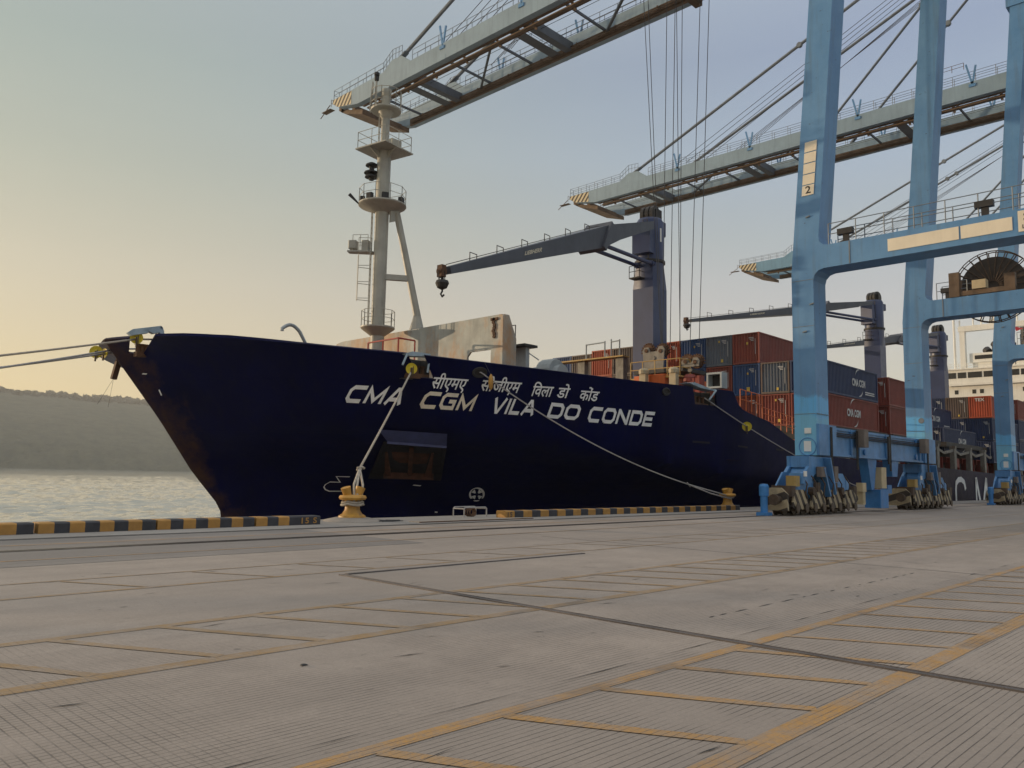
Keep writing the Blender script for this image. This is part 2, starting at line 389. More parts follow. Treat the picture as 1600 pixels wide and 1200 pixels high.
# painted lane lines
mb = MB()
def lane(x0, x1, yc, w, z=0.004):
    n = max(1, int((x1-x0)/1.2)); pts = []
    for i in range(n+1):
        x = x0+(x1-x0)*i/n; j = random.uniform(-1, 1)*0.012; k = random.uniform(-1, 1)*0.012
        pts += [(x, yc-w/2+j, z), (x, yc+w/2+k, z)]
    mb.add(pts, [(2*i, 2*i+2, 2*i+3, 2*i+1) for i in range(n)])
def stripe(x0, y0, x1, y1, w, z=0.0055):
    d = Vector((x1-x0, y1-y0, 0)).normalized(); a = Vector((-d.y, d.x, 0))*w/2
    p, q = Vector((x0,y0,z)), Vector((x1,y1,z)); m_ = p.lerp(q, .5)+a*random.uniform(-.3,.3)
    mb.add([p-a, m_-a, q-a, q+a, m_+a, p+a], [(0,1,4,5),(1,2,3,4)])
lane(-30, 150, 2.44, 0.19); lane(-30, 150, 3.96, 0.13)
for i in range(-6, 60):
    x = 1.94+1.045*i
    if x > 90: break
    stripe(x+0.02, 3.90, x+0.72, 2.53, 0.115 if i < 6 else 0.085)
tag(mb.build('lane_marking', m_yel), kind='structure')
mb = MB()
lane(-30, 120, 6.72, 0.18); lane(-30, 120, 8.46, 0.15); lane(-30, 120, 11.3, 0.10)
for i in range(-10, 60):
    x = 2.63+1.03*i; 
    if -8 < x < 60: stripe(x, 8.40, x+0.85, 6.79, 0.12)
for i in range(-10, 20):
    x = 4.0+1.9*i; stripe(x, 12.6, x+0.7, 11.36, 0.07)
lane(-30, 120, 12.7, 0.07)
tag(mb.build('faded_lane_marking', m_yel_thin), kind='structure')
mb = MB(); lane(-40, 160, 18.75, 0.10, 0.008); lane(-40, 160, 15.75, 0.08, 0.008)
tag(mb.build('track_edge_marking', m_yel), kind='structure')
# crane rail in its slot, and the cable slot nearer the edge
m_rail = paint('worn_rail_steel', (0.12, 0.10, 0.09), 0.35, 0.7, 0.3, 3, 0.4)
mb = MB(); mb.box(-200, 400, 17.42, 17.50, 0.001, 0.016); mb.box(-200, 400, 17.54, 17.62, 0.001, 0.022); mb.box(-200, 400, 17.66, 17.74, 0.001, 0.016)
tag(mb.build('crane_rail', m_rail), kind='structure')
mb = MB(); mb.add(sheet(-200, 400, 20.16, 20.33, 0.005), [(0,1,2,3)])
tag(mb.build('cable_slot', m_tar), kind='structure')
# cable duct across the apron, with its return along the quay
mb = MB()
mb.box(7.47, 7.485, -12, 10.9, 0.001, 0.016); mb.box(7.565, 7.58, -12, 10.9, 0.001, 0.016); mb.box(7.486, 7.564, -12, 10.9, 0.001, 0.010)
mb.box(7.62, 13.6, 10.86, 10.94, 0.001, 0.016)
tag(mb.build('cable_duct', m_iron), kind='structure')
# expansion joints and tarred cracks
mb = MB()
for yj in (4.25, 0.6):
    x = -2.0
    while x < 34:
        l = random.uniform(0.15, 1.3); w = random.uniform(0.006, 0.016); o = random.uniform(-.012, .012)
        mb.add([(x,yj+o,.006),(x+l*.5,yj-w*.5+o,.006),(x+l,yj+o*.3,.006),(x+l*.5,yj+w*.5+o,.006)], [(0,1,2,3)]); x += l+random.uniform(0.02, 0.5)
x = 8.6
while x < 16:
    l = random.uniform(0.1, 0.5); mb.add([(x,5.02,.003),(x+l*.4,5.012,.003),(x+l,5.03,.003),(x+l*.5,5.04,.003)], [(0,1,2,3)]); x += l+random.uniform(0.05, 0.35)
for xj in (-6, 16.5, 25, 34):
    mb.add(sheet(xj, xj+0.025, -8, 14.7, 0.006), [(0,1,2,3)])
for k in range(90):
    x, y = random.uniform(-1, 26), random.uniform(2, 13.5); l, w, a = random.uniform(.05, .45), random.uniform(.008, .03), random.uniform(-.5, .3)
    dx, dy = math.cos(a)*l/2, math.sin(a)*l/2
    mb.add([(x-dx,y-dy,.0065),(x-dy*w/l,y-w/2,.0065),(x+dx,y+dy,.0065),(x+dy*w/l,y+w/2,.0065)], [(0,1,2,3)])
tag(mb.build('crack_sealing', m_tar), kind='structure')

# sea: flat far out, real waves in the basin beyond the quay
m, nt, b, v = base('harbour_water', 0.08)
b.inputs['Base Color'].default_value = (0.40, 0.375, 0.315, 1); b.inputs['IOR'].default_value = 1.33
h = math_(nt, 'ADD', noise(nt, v, 0.9, 4, 0.6), math_(nt, 'MULTIPLY', noise(nt, v, 3.5, 3, 0.6), 0.3))
bump(nt, b, h, 0.10, 1.0); m_sea = m
wr = random.Random(11); WV = []
for k in range(18):
    lam = 0.95*(1.115**k); a_ = R(wr.uniform(40, 140)); WV.append((2*math.pi/lam*math.cos(a_), 2*math.pi/lam*math.sin(a_), wr.uniform(0, 6.28), lam*0.0115))
def sea_h(x, y): return SEA_Z+sum(A*math.sin(kx*x+ky*y+p) for kx, ky, p, A in WV)
mb = MB(); mb.add(sheet(-6000, 7000, QUAY_Y+0.002, 12000, SEA_Z-.35), [(0,1,2,3)])
ys = [QUAY_Y+.01]; st = .32
while ys[-1] < 520: ys.append(ys[-1]+st); st *= 1.0075
vs = []; W_ = 150
for y in ys:
    xa, xb = -12+.16*(y-24), 24+.42*(y-24)
    vs += [(xa+(xb-xa)*i/W_, y, sea_h(xa+(xb-xa)*i/W_, y)) for i in range(W_+1)]
mb.add(vs, [(j*(W_+1)+i, j*(W_+1)+i+1, (j+1)*(W_+1)+i+1, (j+1)*(W_+1)+i) for j in range(len(ys)-1) for i in range(W_)])
tag(mb.build('sea', m_sea, smooth=True), kind='structure')

# wooded hill across the water
m, nt, b, v = base('hill_forest', 0.95)
c = mixc(nt, ramp(nt, noise(nt, v, 0.03, 8, 0.75), [(0.35, 0.0), (0.65, 1.0)]), (0.035, 0.040, 0.024), (0.11, 0.10, 0.058))
nt.links.new(c, b.inputs['Base Color']); bump(nt, b, noise(nt, v, 0.06, 6, 0.7), 8.0, 1.0); m_hill = m
HY = 2400
def ridge(x):
    return 262+8*math.sin(x/530+0.9)+4*math.sin(x/187)-0.008*(x-500)
mb = MB(); NX, NY = 150, 16; vs = []
for i in range(NX+1):
    x = -3600+8200*i/NX
    for j in range(NY+1):
        t = j/NY; y = HY+1000*t+20*math.sin(x/210)
        z = SEA_Z-1+(ridge(x)+4)*min(1, (t*1.25))**0.62 + (math.sin(x/61+t*9)*math.sin(x/97-t*13)*4*min(1, t*4))
        vs.append((x, y, z))
mb.add(vs, [(i*(NY+1)+j, (i+1)*(NY+1)+j, (i+1)*(NY+1)+j+1, i*(NY+1)+j+1) for i in range(NX) for j in range(NY)])
tag(mb.build('hill', m_hill, smooth=True), kind='structure')
# its trees: clumps of many small leafy faces over the slope and along the crest
m_tree = paint('far_foliage', (0.066, 0.062, 0.037), 0.9, 0, 0.25, 0.05, streak=0)
mb = MB(); rnd = random.Random(3)
def clump(x, y, z, s):
    for k in range(26):
        a, b_, r_ = rnd.uniform(0, 6.28), rnd.uniform(-.5, 1), rnd.uniform(.35, 1)
        q = Vector((x+math.cos(a)*s*r_*(1-abs(b_)*.4), y+math.sin(a)*s*r_*.8, z+s*.55+b_*s*.6)); e = s*rnd.uniform(.22, .42)
        d1 = Vector((rnd.uniform(-1,1), rnd.uniform(-1,1), rnd.uniform(-1,1))).normalized()*e
        d2 = Vector((rnd.uniform(-1,1), rnd.uniform(-1,1), rnd.uniform(-1,1))).normalized()*e
        mb.add([q-d1-d2*.6, q+d1-d2, q+d1*.7+d2, q-d1+d2*.8], [(0,1,2,3)])
def hill_z(x, t):
    return SEA_Z-1+(ridge(x)+4)*min(1, (t*1.25))**0.62 + (math.sin(x/61+t*9)*math.sin(x/97-t*13)*4*min(1, t*4))
for k in range(950):
    x = rnd.uniform(-100, 1500); t = rnd.uniform(0.72, 0.86)
    clump(x, HY+1000*t+20*math.sin(x/210), hill_z(x, t)-2.5, rnd.choice((6, 7, 8, 9, 11, 14)))
tag(mb.build('hill_wood', m_tree), label='hazy belt of trees covering the far hill', cat='woodland', kind='stuff')
# ================================================================= THE SHIP
YC = 40.0
def tab(t, x):
    if x <= t[0][0]: return t[0][1]
    for (a, p), (b_, q) in zip(t[:-1], t[1:]):
        if x <= b_: return p+(q-p)*(x-a)/(b_-a)
    return t[-1][1]
def sstep(x): x = max(0, min(1, x)); return x*x*(3-2*x)
T_XS = [(-4,20.3),(-0.9,20.06),(-0.37,19.98),(0.13,19.62),(0.7,19.08),(1.57,18.32),(4.05,16.55),(6.53,14.55),(7.9,13.5)]
T_D = [(0,0),(.06,.35),(.15,.8),(.35,1.75),(.8,3.6),(1.5,5.3),(2.6,6.75),(5.2,8.9),(9.2,11.15),(14.6,12.75),(22.8,14.5),(31,15.2)]
T_W = [(0,0),(.1,.18),(.4,.4),(3,1.3),(8,3.3),(15,6.3),(22,9.5),(30,12.5),(38,14.5),(46,15.2)]
T_SHEER = [(13.4,7.75),(14.5,7.55),(16.4,7.4),(19.1,7.25),(23.1,7.1),(28.5,7.0),(36.7,6.95),(45.2,7.14),(300,7.14)]
T_TOP = T_SHEER[:-1]+[(45.75,7.12),(45.95,6.95),(46.15,6.5),(46.3,6.3),(46.9,6.02),(48.2,5.82),(50.3,5.55),(51.6,5.2),(53,4.75),(55,4.25),(58,3.75),(62,3.45),(86,3.25),(105,2.95),(200,3.4),(240,3.6)]
T_SK = [(13,.56),(28,.55),(47,.30),(300,.28)]
def xs_eff(z, u): return tab(T_XS, z)+(16.0-tab(T_XS, z))*sstep((u-10)/30)
def half_breadth(u, z):
    X = u+xs_eff(z, u); zr = tab(T_SHEER, X); s = max(0, min(1.05, (z+.5)/(zr+.5))); k = tab(T_SK, X)
    W, D = tab(T_W, u), tab(T_D, u)
    g = 0.90*(s/k)**1.6 if s < k else 0.90+0.10*(s-k)/(1-k)
    hb = W+(D-W)*g**(1+3.2*math.exp(-u/2.2))
    return min(hb, u*(1.8+4.5*sstep((s-.94)/.06))+.02) if u < 5 else hb
def hull_y(X, z):
    u = max(0, X-tab(T_XS, z))
    for _ in range(25): u = max(0, X-xs_eff(z, u))
    return YC-half_breadth(u, z)
def hull_hit(px, py):
    """where the line of sight meets the port side of the hull"""
    d = _F+_R*((px-800)/FPX)-_U*((py-600)/FPX); o = Vector((0,0,CAMZ)); t = 15.0; last = t
    f = lambda t: (o+d*t).y-hull_y((o+d*t).x, (o+d*t).z)
    while t < 300 and f(t) < 0: last = t; t += 0.5
    a, b_ = last, t
    for _ in range(30):
        c = (a+b_)/2
        if f(c) < 0: a = c
        else: b_ = c
    return o+d*a
def on_hull(X, z, off=0.03): return Vector((X, hull_y(X, z)-off, z))

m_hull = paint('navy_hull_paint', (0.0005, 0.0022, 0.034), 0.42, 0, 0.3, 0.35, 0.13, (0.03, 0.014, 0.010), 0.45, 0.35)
m_hull.node_tree.nodes['Principled BSDF'].inputs['Specular IOR Level'].default_value = 0.06
_nt = m_hull.node_tree; _b = _nt.nodes['Principled BSDF']; _v = [n for n in _nt.nodes if n.type == 'TEX_COORD'][0].outputs['Object']
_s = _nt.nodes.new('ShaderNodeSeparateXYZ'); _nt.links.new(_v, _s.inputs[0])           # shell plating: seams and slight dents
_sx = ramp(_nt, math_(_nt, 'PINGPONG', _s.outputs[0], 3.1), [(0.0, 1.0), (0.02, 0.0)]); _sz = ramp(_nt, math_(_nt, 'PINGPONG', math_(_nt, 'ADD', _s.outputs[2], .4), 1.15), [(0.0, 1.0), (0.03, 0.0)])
_c = _b.inputs['Base Color'].links[0].from_socket                                     # rusty plating right at the stem, its sunlit brown band put into the colour
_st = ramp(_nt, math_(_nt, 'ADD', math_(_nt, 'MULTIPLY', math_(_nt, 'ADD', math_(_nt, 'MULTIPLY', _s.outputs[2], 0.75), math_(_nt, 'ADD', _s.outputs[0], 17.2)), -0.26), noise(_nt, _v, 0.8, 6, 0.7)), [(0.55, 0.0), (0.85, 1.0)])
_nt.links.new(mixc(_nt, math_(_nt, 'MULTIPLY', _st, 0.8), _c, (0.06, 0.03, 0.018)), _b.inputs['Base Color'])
_h = math_(_nt, 'ADD', math_(_nt, 'MULTIPLY', math_(_nt, 'MAXIMUM', _sx, _sz), 0.12), noise(_nt, _v, 0.55, 3, 0.5))
bump(_nt, _b, _h, 0.05, 0.6)
m_hull2 = paint('skylit_navy_plate', (0.038, 0.048, 0.15), 0.45, 0, 0.2, 1.0, 0, streak=0.5)  # hull navy made paler: sky light on the upturned plate, put into colour
m_letter = paint('weathered_white_lettering', (0.76, 0.76, 0.76), 0.55, 0, 0.12, 1.5, 0.12, (0.2, 0.12, 0.07), 0.2, 0.6)
m_bigl = paint('white_hull_lettering', (0.80, 0.80, 0.78), 0.55, 0, 0.08, 1.0)
m_letter2 = paint('yellowed_white_lettering', (0.72, 0.64, 0.52), 0.55, 0, 0.15, 1.5, 0.2, (0.25, 0.16, 0.08), 0.2, 0.6)
m_grey = paint('grey_deck_paint', (0.30, 0.33, 0.34), 0.55, 0, 0.2, 0.9, 0.3)
m_mast = paint('cream_grey_mast_paint', (0.36, 0.345, 0.29), 0.5, 0, 0.15, 0.8, 0.22, (0.22, 0.12, 0.06))
m_bw = paint('weathered_cream_plate', (0.32, 0.34, 0.31), 0.6, 0, 0.3, 0.6, 0.85, (0.38, 0.205, 0.085), 0.45, 0.4)
m_dark = paint('dark_steel', (0.028, 0.026, 0.026), 0.6, 0.2, 0.3, 2, 0.3)
m_deckred = paint('red_brown_deck_paint', (0.16, 0.05, 0.035), 0.7, 0, 0.25, 1, 0.3)
m_orange = paint('orange_paint', (0.52, 0.11, 0.02), 0.5, 0, 0.2, 1.2, 0.3, streak=0.35)
m_redrail = paint('red_rail_paint', (0.36, 0.035, 0.02), 0.5, 0, 0.2, 2)
m_sheave = paint('greasy_grey_paint', (0.19, 0.175, 0.15), 0.6, 0.1, 0.3, 2, 0.5)
m_post = paint('tan_post_paint', (0.40, 0.33, 0.21), 0.6, 0, 0.15, 1.5, 0.3)
m_redw = paint('red_winch_paint', (0.20, 0.028, 0.018), 0.6, 0, 0.3, 1.5, 0.3)
m_yrail = paint('dull_yellow_rail_paint', (0.42, 0.26, 0.07), 0.55, 0, 0.25, 2, 0.35)
m_canvas = paint('blue_grey_canvas', (0.30, 0.37, 0.42), 0.8, 0, 0.15, 2)
m_crane = paint('slate_blue_crane_paint', (0.030, 0.045, 0.115), 0.42, 0, 0.15, 0.5, 0.10, streak=0.2)
m_jib = paint('slate_grey_jib_paint', (0.062, 0.068, 0.088), 0.45, 0, 0.15, 0.5, 0.15, streak=0.3)
m_cream = paint('cream_superstructure_paint', (0.78, 0.75, 0.67), 0.55, 0, 0.08, 0.3, 0.06, streak=0.2)
m_white = paint('white_paint', (0.72, 0.71, 0.67), 0.55, 0, 0.08, 1.5, streak=0.15)
m_glass = paint('dark_window_glass', (0.02, 0.02, 0.022), 0.12, 0, 0.1, 1, streak=0)
m_rust = paint('rusty_steel', (0.095, 0.045, 0.022), 0.8, 0.1, 0.45, 2.0, 0.6, (0.05,0.022,0.012))

ship = thing('container_ship', (40, YC, SEA_Z), 'long navy blue container ship moored along the quay, white name lettering on its bow', 'ship')

# hull shell: columns at equal distance from the stem, rows from keel to bulwark
un = [0,.02,.06,.1,.15,.2,.26,.35,.45,.56,.7,.85,1.05,1.4,1.8,2.2,2.6,3.2]
u = 3.7
while u < 46: un.append(u); u += .5
un += [29.75,29.95,30.15,30.3]; un += [48,52,58,66,76,90,110,140,170,200,215]
def notch(pa, pb, zb):                        # openings cut down from the top of the bulwark
    a, b_ = hull_hit(*pa), hull_hit(*pb); return (a.x-xs_eff(a.z, a.x-14), b_.x-xs_eff(b_.z, b_.x-14), zb)
def u_at(px, py):
    p = hull_hit(px, py); u = max(0, p.x-tab(T_XS, p.z))
    for _ in range(25): u = max(0, p.x-xs_eff(p.z, u))
    return u, p
NOT = []
for (pa, pb, pz) in (((204,535),(243,535),(225,549)), ((645,572),(671,574),(655,584)), ((1085,622),(1120,626),(1100,631))):
    NOT.append((u_at(*pa)[0], u_at(*pb)[0], u_at(*pz)[1].z))
for a, b_, z in NOT:
    un = [q for q in un if abs(q-a) > .03 and abs(q-b_) > .03]+[a, b_]
un = sorted(un)
ROWS = [-.35,-.1,0,.08,.16,.26,.36,.46,.56,.68,.8,.9,.97,1.0]
def col_pts(u):
    X0 = u+16.0; top = tab(T_TOP, u+xs_eff(7.2, u)); res = []
    for r in range(23):
        if r < 9: s = -3.8+ (r/8)*(3.8+0.0); z = s
        else: z = 0.0+(top-0.0)*((r-8)/14)
        res.append((u+xs_eff(z, u), half_breadth(u, z), z))
    return res
cols = [col_pts(u) for u in un]; NR = 23
mb = MB()
for side in (-1, 1):
    vs = [(x, YC+side*h, z) for c in cols for x, h, z in c]; fs = []
    for i in range(len(un)-1):
        um = (un[i]+un[i+1])/2
        for r in range(NR-1):
            zm = (cols[i][r][2]+cols[i][r+1][2])/2
            if side == -1 and any(a <= um <= b_ and zm > zn for a, b_, zn in NOT): continue
            f = (i*NR+r, (i+1)*NR+r, (i+1)*NR+r+1, i*NR+r+1)
            fs.append(f if side == -1 else f[::-1])
    mb.add(vs, fs)
c = cols[-1]
mb.add([(x, YC-h, z) for x, h, z in c]+[(x, YC+h, z) for x, h, z in c], [(r, NR+r, NR+r+1, r+1) for r in range(NR-1)])
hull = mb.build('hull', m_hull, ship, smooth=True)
md = hull.modifiers.new('plate', 'SOLIDIFY'); md.thickness = 0.14; md.offset = -1
es = hull.modifiers.new('crisp_edges', 'EDGE_SPLIT'); es.split_angle = R(50)
# decks
mb = MB()
dk = [(u+xs_eff(5.9, u), half_breadth(u, 5.9)-.15) for u in un if u+16 < 45.6 and u > .3]
n = len(dk); mb.add([(x, YC-h, 5.9) for x, h in dk]+[(x, YC+h, 5.9) for x, h in dk], [(i, i+1, n+i+1, n+i) for i in range(n-1)])
mb.box(45.3, 45.45, 27.5, 52.5, 2.9, 6.0); mb.add(sheet(45.3, 228, 25.0, 55.0, 2.85), [(0,1,2,3)])
mb.build('deck', m_deckred, ship)
# hatch coamings and covers
mb = MB()
for a, b_ in ((61.2,74.6),(76.2,89.6),(91.8,105.2),(107,135),(137,165)):
    mb.box(a, b_, 27, 53, 2.86, 5.5); mb.box(a-.1, b_+.1, 25.6, 54.4, 5.5, 6.0)
mb.build('hatch_cover', m_dark, ship)

# bulwark openings: canvas screens, rollers and dark fairleads
def px_on(px, py, off=0.04):
    p = hull_hit(px, py); return Vector((p.x, p.y-off, p.z))
def sheet3(mb, pts, th=(0, .05, 0)):
    n = len(pts); pts = [Vector(p) for p in pts]; t = Vector(th)
    mb.add(pts+[p+t for p in pts], [tuple(range(n-1,-1,-1)), tuple(range(n,2*n))]+[(i,(i+1)%n,(i+1)%n+n,i+n) for i in range(n)])
p = hull_hit(225, 540)
mb = MB()
for pts in ([(200,519),(208,514),(232,514),(232,520),(205,524)], [(208,514),(252,509),(257,518),(240,521),(232,517)], [(252,509),(255,512),(259,532),(255,532),(249,517)]):
    sheet3(mb, [at(x, y, 1, p.y-.12) for x, y in pts], (.05, .35, 0))
mb.build('canvas_screen', m_canvas, ship)
mb = MB(); q = hull_hit(657, 570)
sheet3(mb, [at(x, y, 1, q.y-.1) for x, y in ((633,552),(645,549),(673,553),(672,557),(640,556))], (.1, .5, 0))
for a, b_ in (((636,554),(629,570)), ((672,556),(668,582))): mb.tube(at(*a, 1, q.y-.12), at(*b_, 1, q.y-.12), .05, 6)
mb.build('canvas_screen', m_canvas, ship)
mb = MB(); q3 = hull_hit(1100, 615)
sheet3(mb, [at(x, y, 1, q3.y-.12) for x, y in ((1077,598),(1085,597),(1112,608),(1125,608),(1118,611),(1095,606))], (0, .7, 0))
mb.tube(at(1119,610,1,q3.y-.15), at(1108,625,1,q3.y-.15), .06, 6)
mb.build('canvas_screen', m_canvas, ship)
mb = MB()
for px, py, w in ((225,549,.3),(657,583,.6),(1098,629,.8)):
    g = hull_hit(px, py); mb.box(g.x-w, g.x+w, g.y+.1, g.y+.45, g.z-.25, g.z-.02)
    for k in (-.6, 0, .6): mb.lathe([(.1,0),(.1,.32),(.15,.34),(.15,.40)], (g.x+k*w, g.y+.3, g.z-.03), 10)
build_each(mb, 'roller_fairlead', m_rust, ship)
for px, py, w, h in ((657,583,.75,.75),(1098,629,1.3,.75)):  # dark backing plates added behind the openings to give them a shaded inside
    g = hull_hit(px, py); mb = MB(); mb.box(g.x-w, g.x+w, g.y+.9, g.y+.95, g.z-.3, g.z+h); mb.box(g.x-w, g.x+w, g.y+.3, g.y+.89, g.z-.3, g.z-.26); mb.box(g.x+w-.04, g.x+w, g.y+.25, g.y+.89, g.z-.25, g.z+h); mb.build('fairlead_backing', m_dark, ship)
# closed hawse pipes
mb = MB()
for px, py, r in ((749,582,.25),(1040,612,.22)):
    g = hull_hit(px, py); n_ = Vector((-.35,-.93,-.1)).normalized(); a = n_.orthogonal().normalized(); b_ = n_.cross(a); ring = []
    for i in range(21):
        t = 2*math.pi*i/20; ring.append(g+n_*.06+Vector((math.cos(t)*r*1.35, 0, math.sin(t)*r*.8)))
    ring = [Vector((v.x, hull_y(v.x, v.z)-.06, v.z)) for v in ring]; mb.path(ring, .06, 6)
    mb.add([g+Vector((0,-.035,0))]+[Vector((v.x, v.y+.03, v.z)) for v in ring[:-1]], [(0, 1+(i+1)%20, 1+i) for i in range(20)])
build_each(mb, 'hawse_pipe', m_dark, ship)

# name on the bow
def word(mb, pa, pb, text, h, glyph=True, top=None):
    A, B = hull_hit(*pa), hull_hit(*pb)
    if glyph:
        W = stroke_text(MB(), text, lambda u, v: Vector((u, 0, v)), 1.0, .235, .13)-.22+.13
        f = lambda u, v: on_hull(A.x+(B.x-A.x)*u/W, A.z+(B.z-A.z)*u/W+v*h, .035)
        stroke_text(mb, text, f, 1.0, .235, .13)
    else:
        W = font_mesh(text, lambda u, v: Vector((u, v, 0)), 1.0, .014, 1, .12)[2]+.06
        vs, fs, _ = font_mesh(text, lambda u, v: on_hull(A.x+(B.x-A.x)*u/W, A.z+(B.z-A.z)*u/W+v*h, .035), 1.0, .014, 1, .12)
        mb.add(vs, fs)
mb = MB()
for pa, pb, t in (((536,628.5),(626,633),'CMA'),((652,637.5),(738,642.5),'CGM'),((764,645.5),(833,649.5),'VILA'),((853,652.5),(903,656.5),'DO'),((916,659),(1019,666.5),'CONDE')):
    mb = MB(); word(mb, pa, pb, t, .80 if t == 'CONDE' else .76); mb.build('name_lettering', m_letter2 if t == 'CGM' else m_letter, ship)
mb = MB()
for pa, pb, t in (((671,606),(726,609.5),'सीएमए'),((748,610),(810,614),'सीजीएम'),((828,618.5),(861,620),'िवला'),((868,621),(887,622),'डो'),((903,625),(933,627),'कोंड')):
    mb = MB(); word(mb, pa, pb, t, .78, False); mb.build('name_lettering', m_letter, ship)
# bulbous bow and thruster marks, draught figures
def hull_line(mb, pxs, w):
    P = [hull_hit(*p) for p in pxs]
    vs, fs = stroke_quads([(p.x, p.z) for p in P], w, .1); mb.add([on_hull(v.x, v.y) for v in vs], fs)
mb = MB()
hull_line(mb, [(546,745),(525,744.5),(531,753.5),(515,753),(508,757),(505.5,761),(508,765),(514,767.5),(538,767.5)], .045)
mb.build('bulbous_bow_mark', m_letter, ship)
mb = MB(); c0 = hull_hit(744.5, 772.5); r_ = .30
def ring_pt(a, r): p = hull_hit(744.5+math.cos(a)*r*36, 772.5-math.sin(a)*r*33); return (p.x, p.z)
vs, fs = stroke_quads([ring_pt(2*math.pi*i/24, r_) for i in range(25)], .07, 1); mb.add([on_hull(v.x, v.y) for v in vs], fs)
for k in range(4):
    a = math.pi/4+k*math.pi/2
    pts = [ring_pt(a-.3, .09), ring_pt(a-.42, .26), ring_pt(a+.42, .26), ring_pt(a+.3, .09)]
    mb.add([on_hull(x, z) for x, z in pts], [(0,1,2,3)])
mb.build('thruster_mark', m_letter, ship)
mb = MB()
hull_line(mb, [(677,795),(684,795.5)], .05); hull_line(mb, [(679,800),(683,800.3)], .05); hull_line(mb, [(645,758),(657,759)], .05)
hull_line(mb, [(222,584),(229,584.5)], .05); hull_line(mb, [(248,609),(252,618)], .03); 
build_each(mb, 'draught_mark', m_letter, ship)
# big company letters on the side, far down the ship
mb = MB()
def side(x, z): return Vector((x, 24.8-.05, z))
def big(pts, w):
    vs, fs = stroke_quads(pts, w, 1.0); mb.add([side(v.x, v.y) for v in vs], fs)
za, zb = 2.4, -1.6
big([(94.6,1.1),(94.2,1.85),(93.2,2.15),(92.2,2.1),(91.4,1.75),(91.2,1.1),(91.2,zb),(91.8,-2.3),(94.4,-2.3)], .55)
big([(98.6,zb-.6),(98.6,za)], .5); big([(98.7,2.35),(100.7,-1.6),(102.7,2.35)], .6); big([(102.8,za),(102.8,zb-.6)], .5)
big([(108.0,zb-.6),(109.9,za),(111.8,zb-.6)], .75)
build_each(mb, 'company_lettering', m_bigl, ship)

# anchor pocket: sloping lit plate over a dark recess with a rusty anchor
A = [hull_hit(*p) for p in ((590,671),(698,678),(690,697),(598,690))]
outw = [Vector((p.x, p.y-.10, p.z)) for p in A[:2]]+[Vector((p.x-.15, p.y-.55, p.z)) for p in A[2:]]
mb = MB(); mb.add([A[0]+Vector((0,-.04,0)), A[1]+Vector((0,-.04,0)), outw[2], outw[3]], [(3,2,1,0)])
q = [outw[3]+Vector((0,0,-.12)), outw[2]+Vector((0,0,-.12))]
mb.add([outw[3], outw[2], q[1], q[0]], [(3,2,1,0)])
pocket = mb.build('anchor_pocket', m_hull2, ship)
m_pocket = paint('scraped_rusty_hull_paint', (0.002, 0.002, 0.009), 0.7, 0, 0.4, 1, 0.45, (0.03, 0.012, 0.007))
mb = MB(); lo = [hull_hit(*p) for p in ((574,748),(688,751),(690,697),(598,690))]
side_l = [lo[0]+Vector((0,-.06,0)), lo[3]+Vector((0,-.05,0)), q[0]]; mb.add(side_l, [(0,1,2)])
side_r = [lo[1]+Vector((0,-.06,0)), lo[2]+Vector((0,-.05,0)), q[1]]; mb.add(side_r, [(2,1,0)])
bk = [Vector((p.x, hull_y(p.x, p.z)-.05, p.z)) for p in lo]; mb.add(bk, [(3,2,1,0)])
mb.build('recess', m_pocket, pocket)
mb = MB(); ac = (lo[0]+lo[1]+lo[2]+lo[3])/4; m_anchor = paint('rusty_anchor', (0.05, 0.015, 0.008), 0.85, 0, 0.5, 2, 0.6, (0.018,0.007,0.006))
g0, g1 = hull_hit(596,741), hull_hit(672,744)
mb.bar(g0+Vector((0,-.22,0)), g1+Vector((0,-.22,0)), .30, .42); mb.bar((g0+g1)/2+Vector((0,-.3,.1)), hull_hit(636,702)+Vector((0,-.35,0)), .22, .3)
for a, b_ in (((602,742),(600,706)), ((664,744),(672,708))):
    mb.bar(hull_hit(*a)+Vector((0,-.22,0)), hull_hit(*b_)+Vector((0,-.2,0)), .35, .28, w2=.12, h2=.1)
sheet3(mb, [hull_hit(*p)+Vector((0,-.18,0)) for p in ((609,706),(668,709),(662,727),(612,725))], (0, .08, 0))
mb.build('anchor', m_anchor, pocket)
# rust scars below the fairleads
mb = MB()
for px, py, l in ((1095,690,.9),(1160,697,.5),(1218,702,.4)):
    hull_line(mb, [(px-l*15, py), (px, py+1), (px+l*15, py+2)], .12)
build_each(mb, 'rust_scar', m_pocket, ship)

# foremast
MX, MY = 29.5, 40.0
def mz(py): return 10.38+(516-py)*0.0411
mb = MB(); mb.tube((MX,MY,5.9), (MX,MY,mz(228)), .41, 18, .43); mb.tube((MX,MY,mz(228)), (MX,MY,mz(148)), .27, 14, .25); mb.lathe([(.25,0),(.31,.1),(.31,.45),(.2,.5)], (MX,MY,mz(150)), 14)
mast = mb.build('foremast', m_mast, ship, smooth=40)
mb = MB(); foot = at(651, 516, 1, 38.6); topb = Vector((MX+.75, MY-.55, mz(335)))
mb.tube(foot+Vector((0,0,.9)), topb, .24, 10, .21); mb.tube(foot+Vector((0,0,-.15)), foot+Vector((0,0,.95)), .5, 8, .22)
k1 = foot.lerp(topb, .44); mb.bar((MX+.2,MY-.2,k1.z), k1, .3, .34)
t1 = topb+Vector((0,0,.2)); mb.prism([(MX+.2,mz(352)),(MX+.9,mz(345)),(MX+.85,mz(322)),(MX+.2,mz(322))], 1, MY-.62, MY-.5)
mb.build('mast_brace', m_mast, mast)
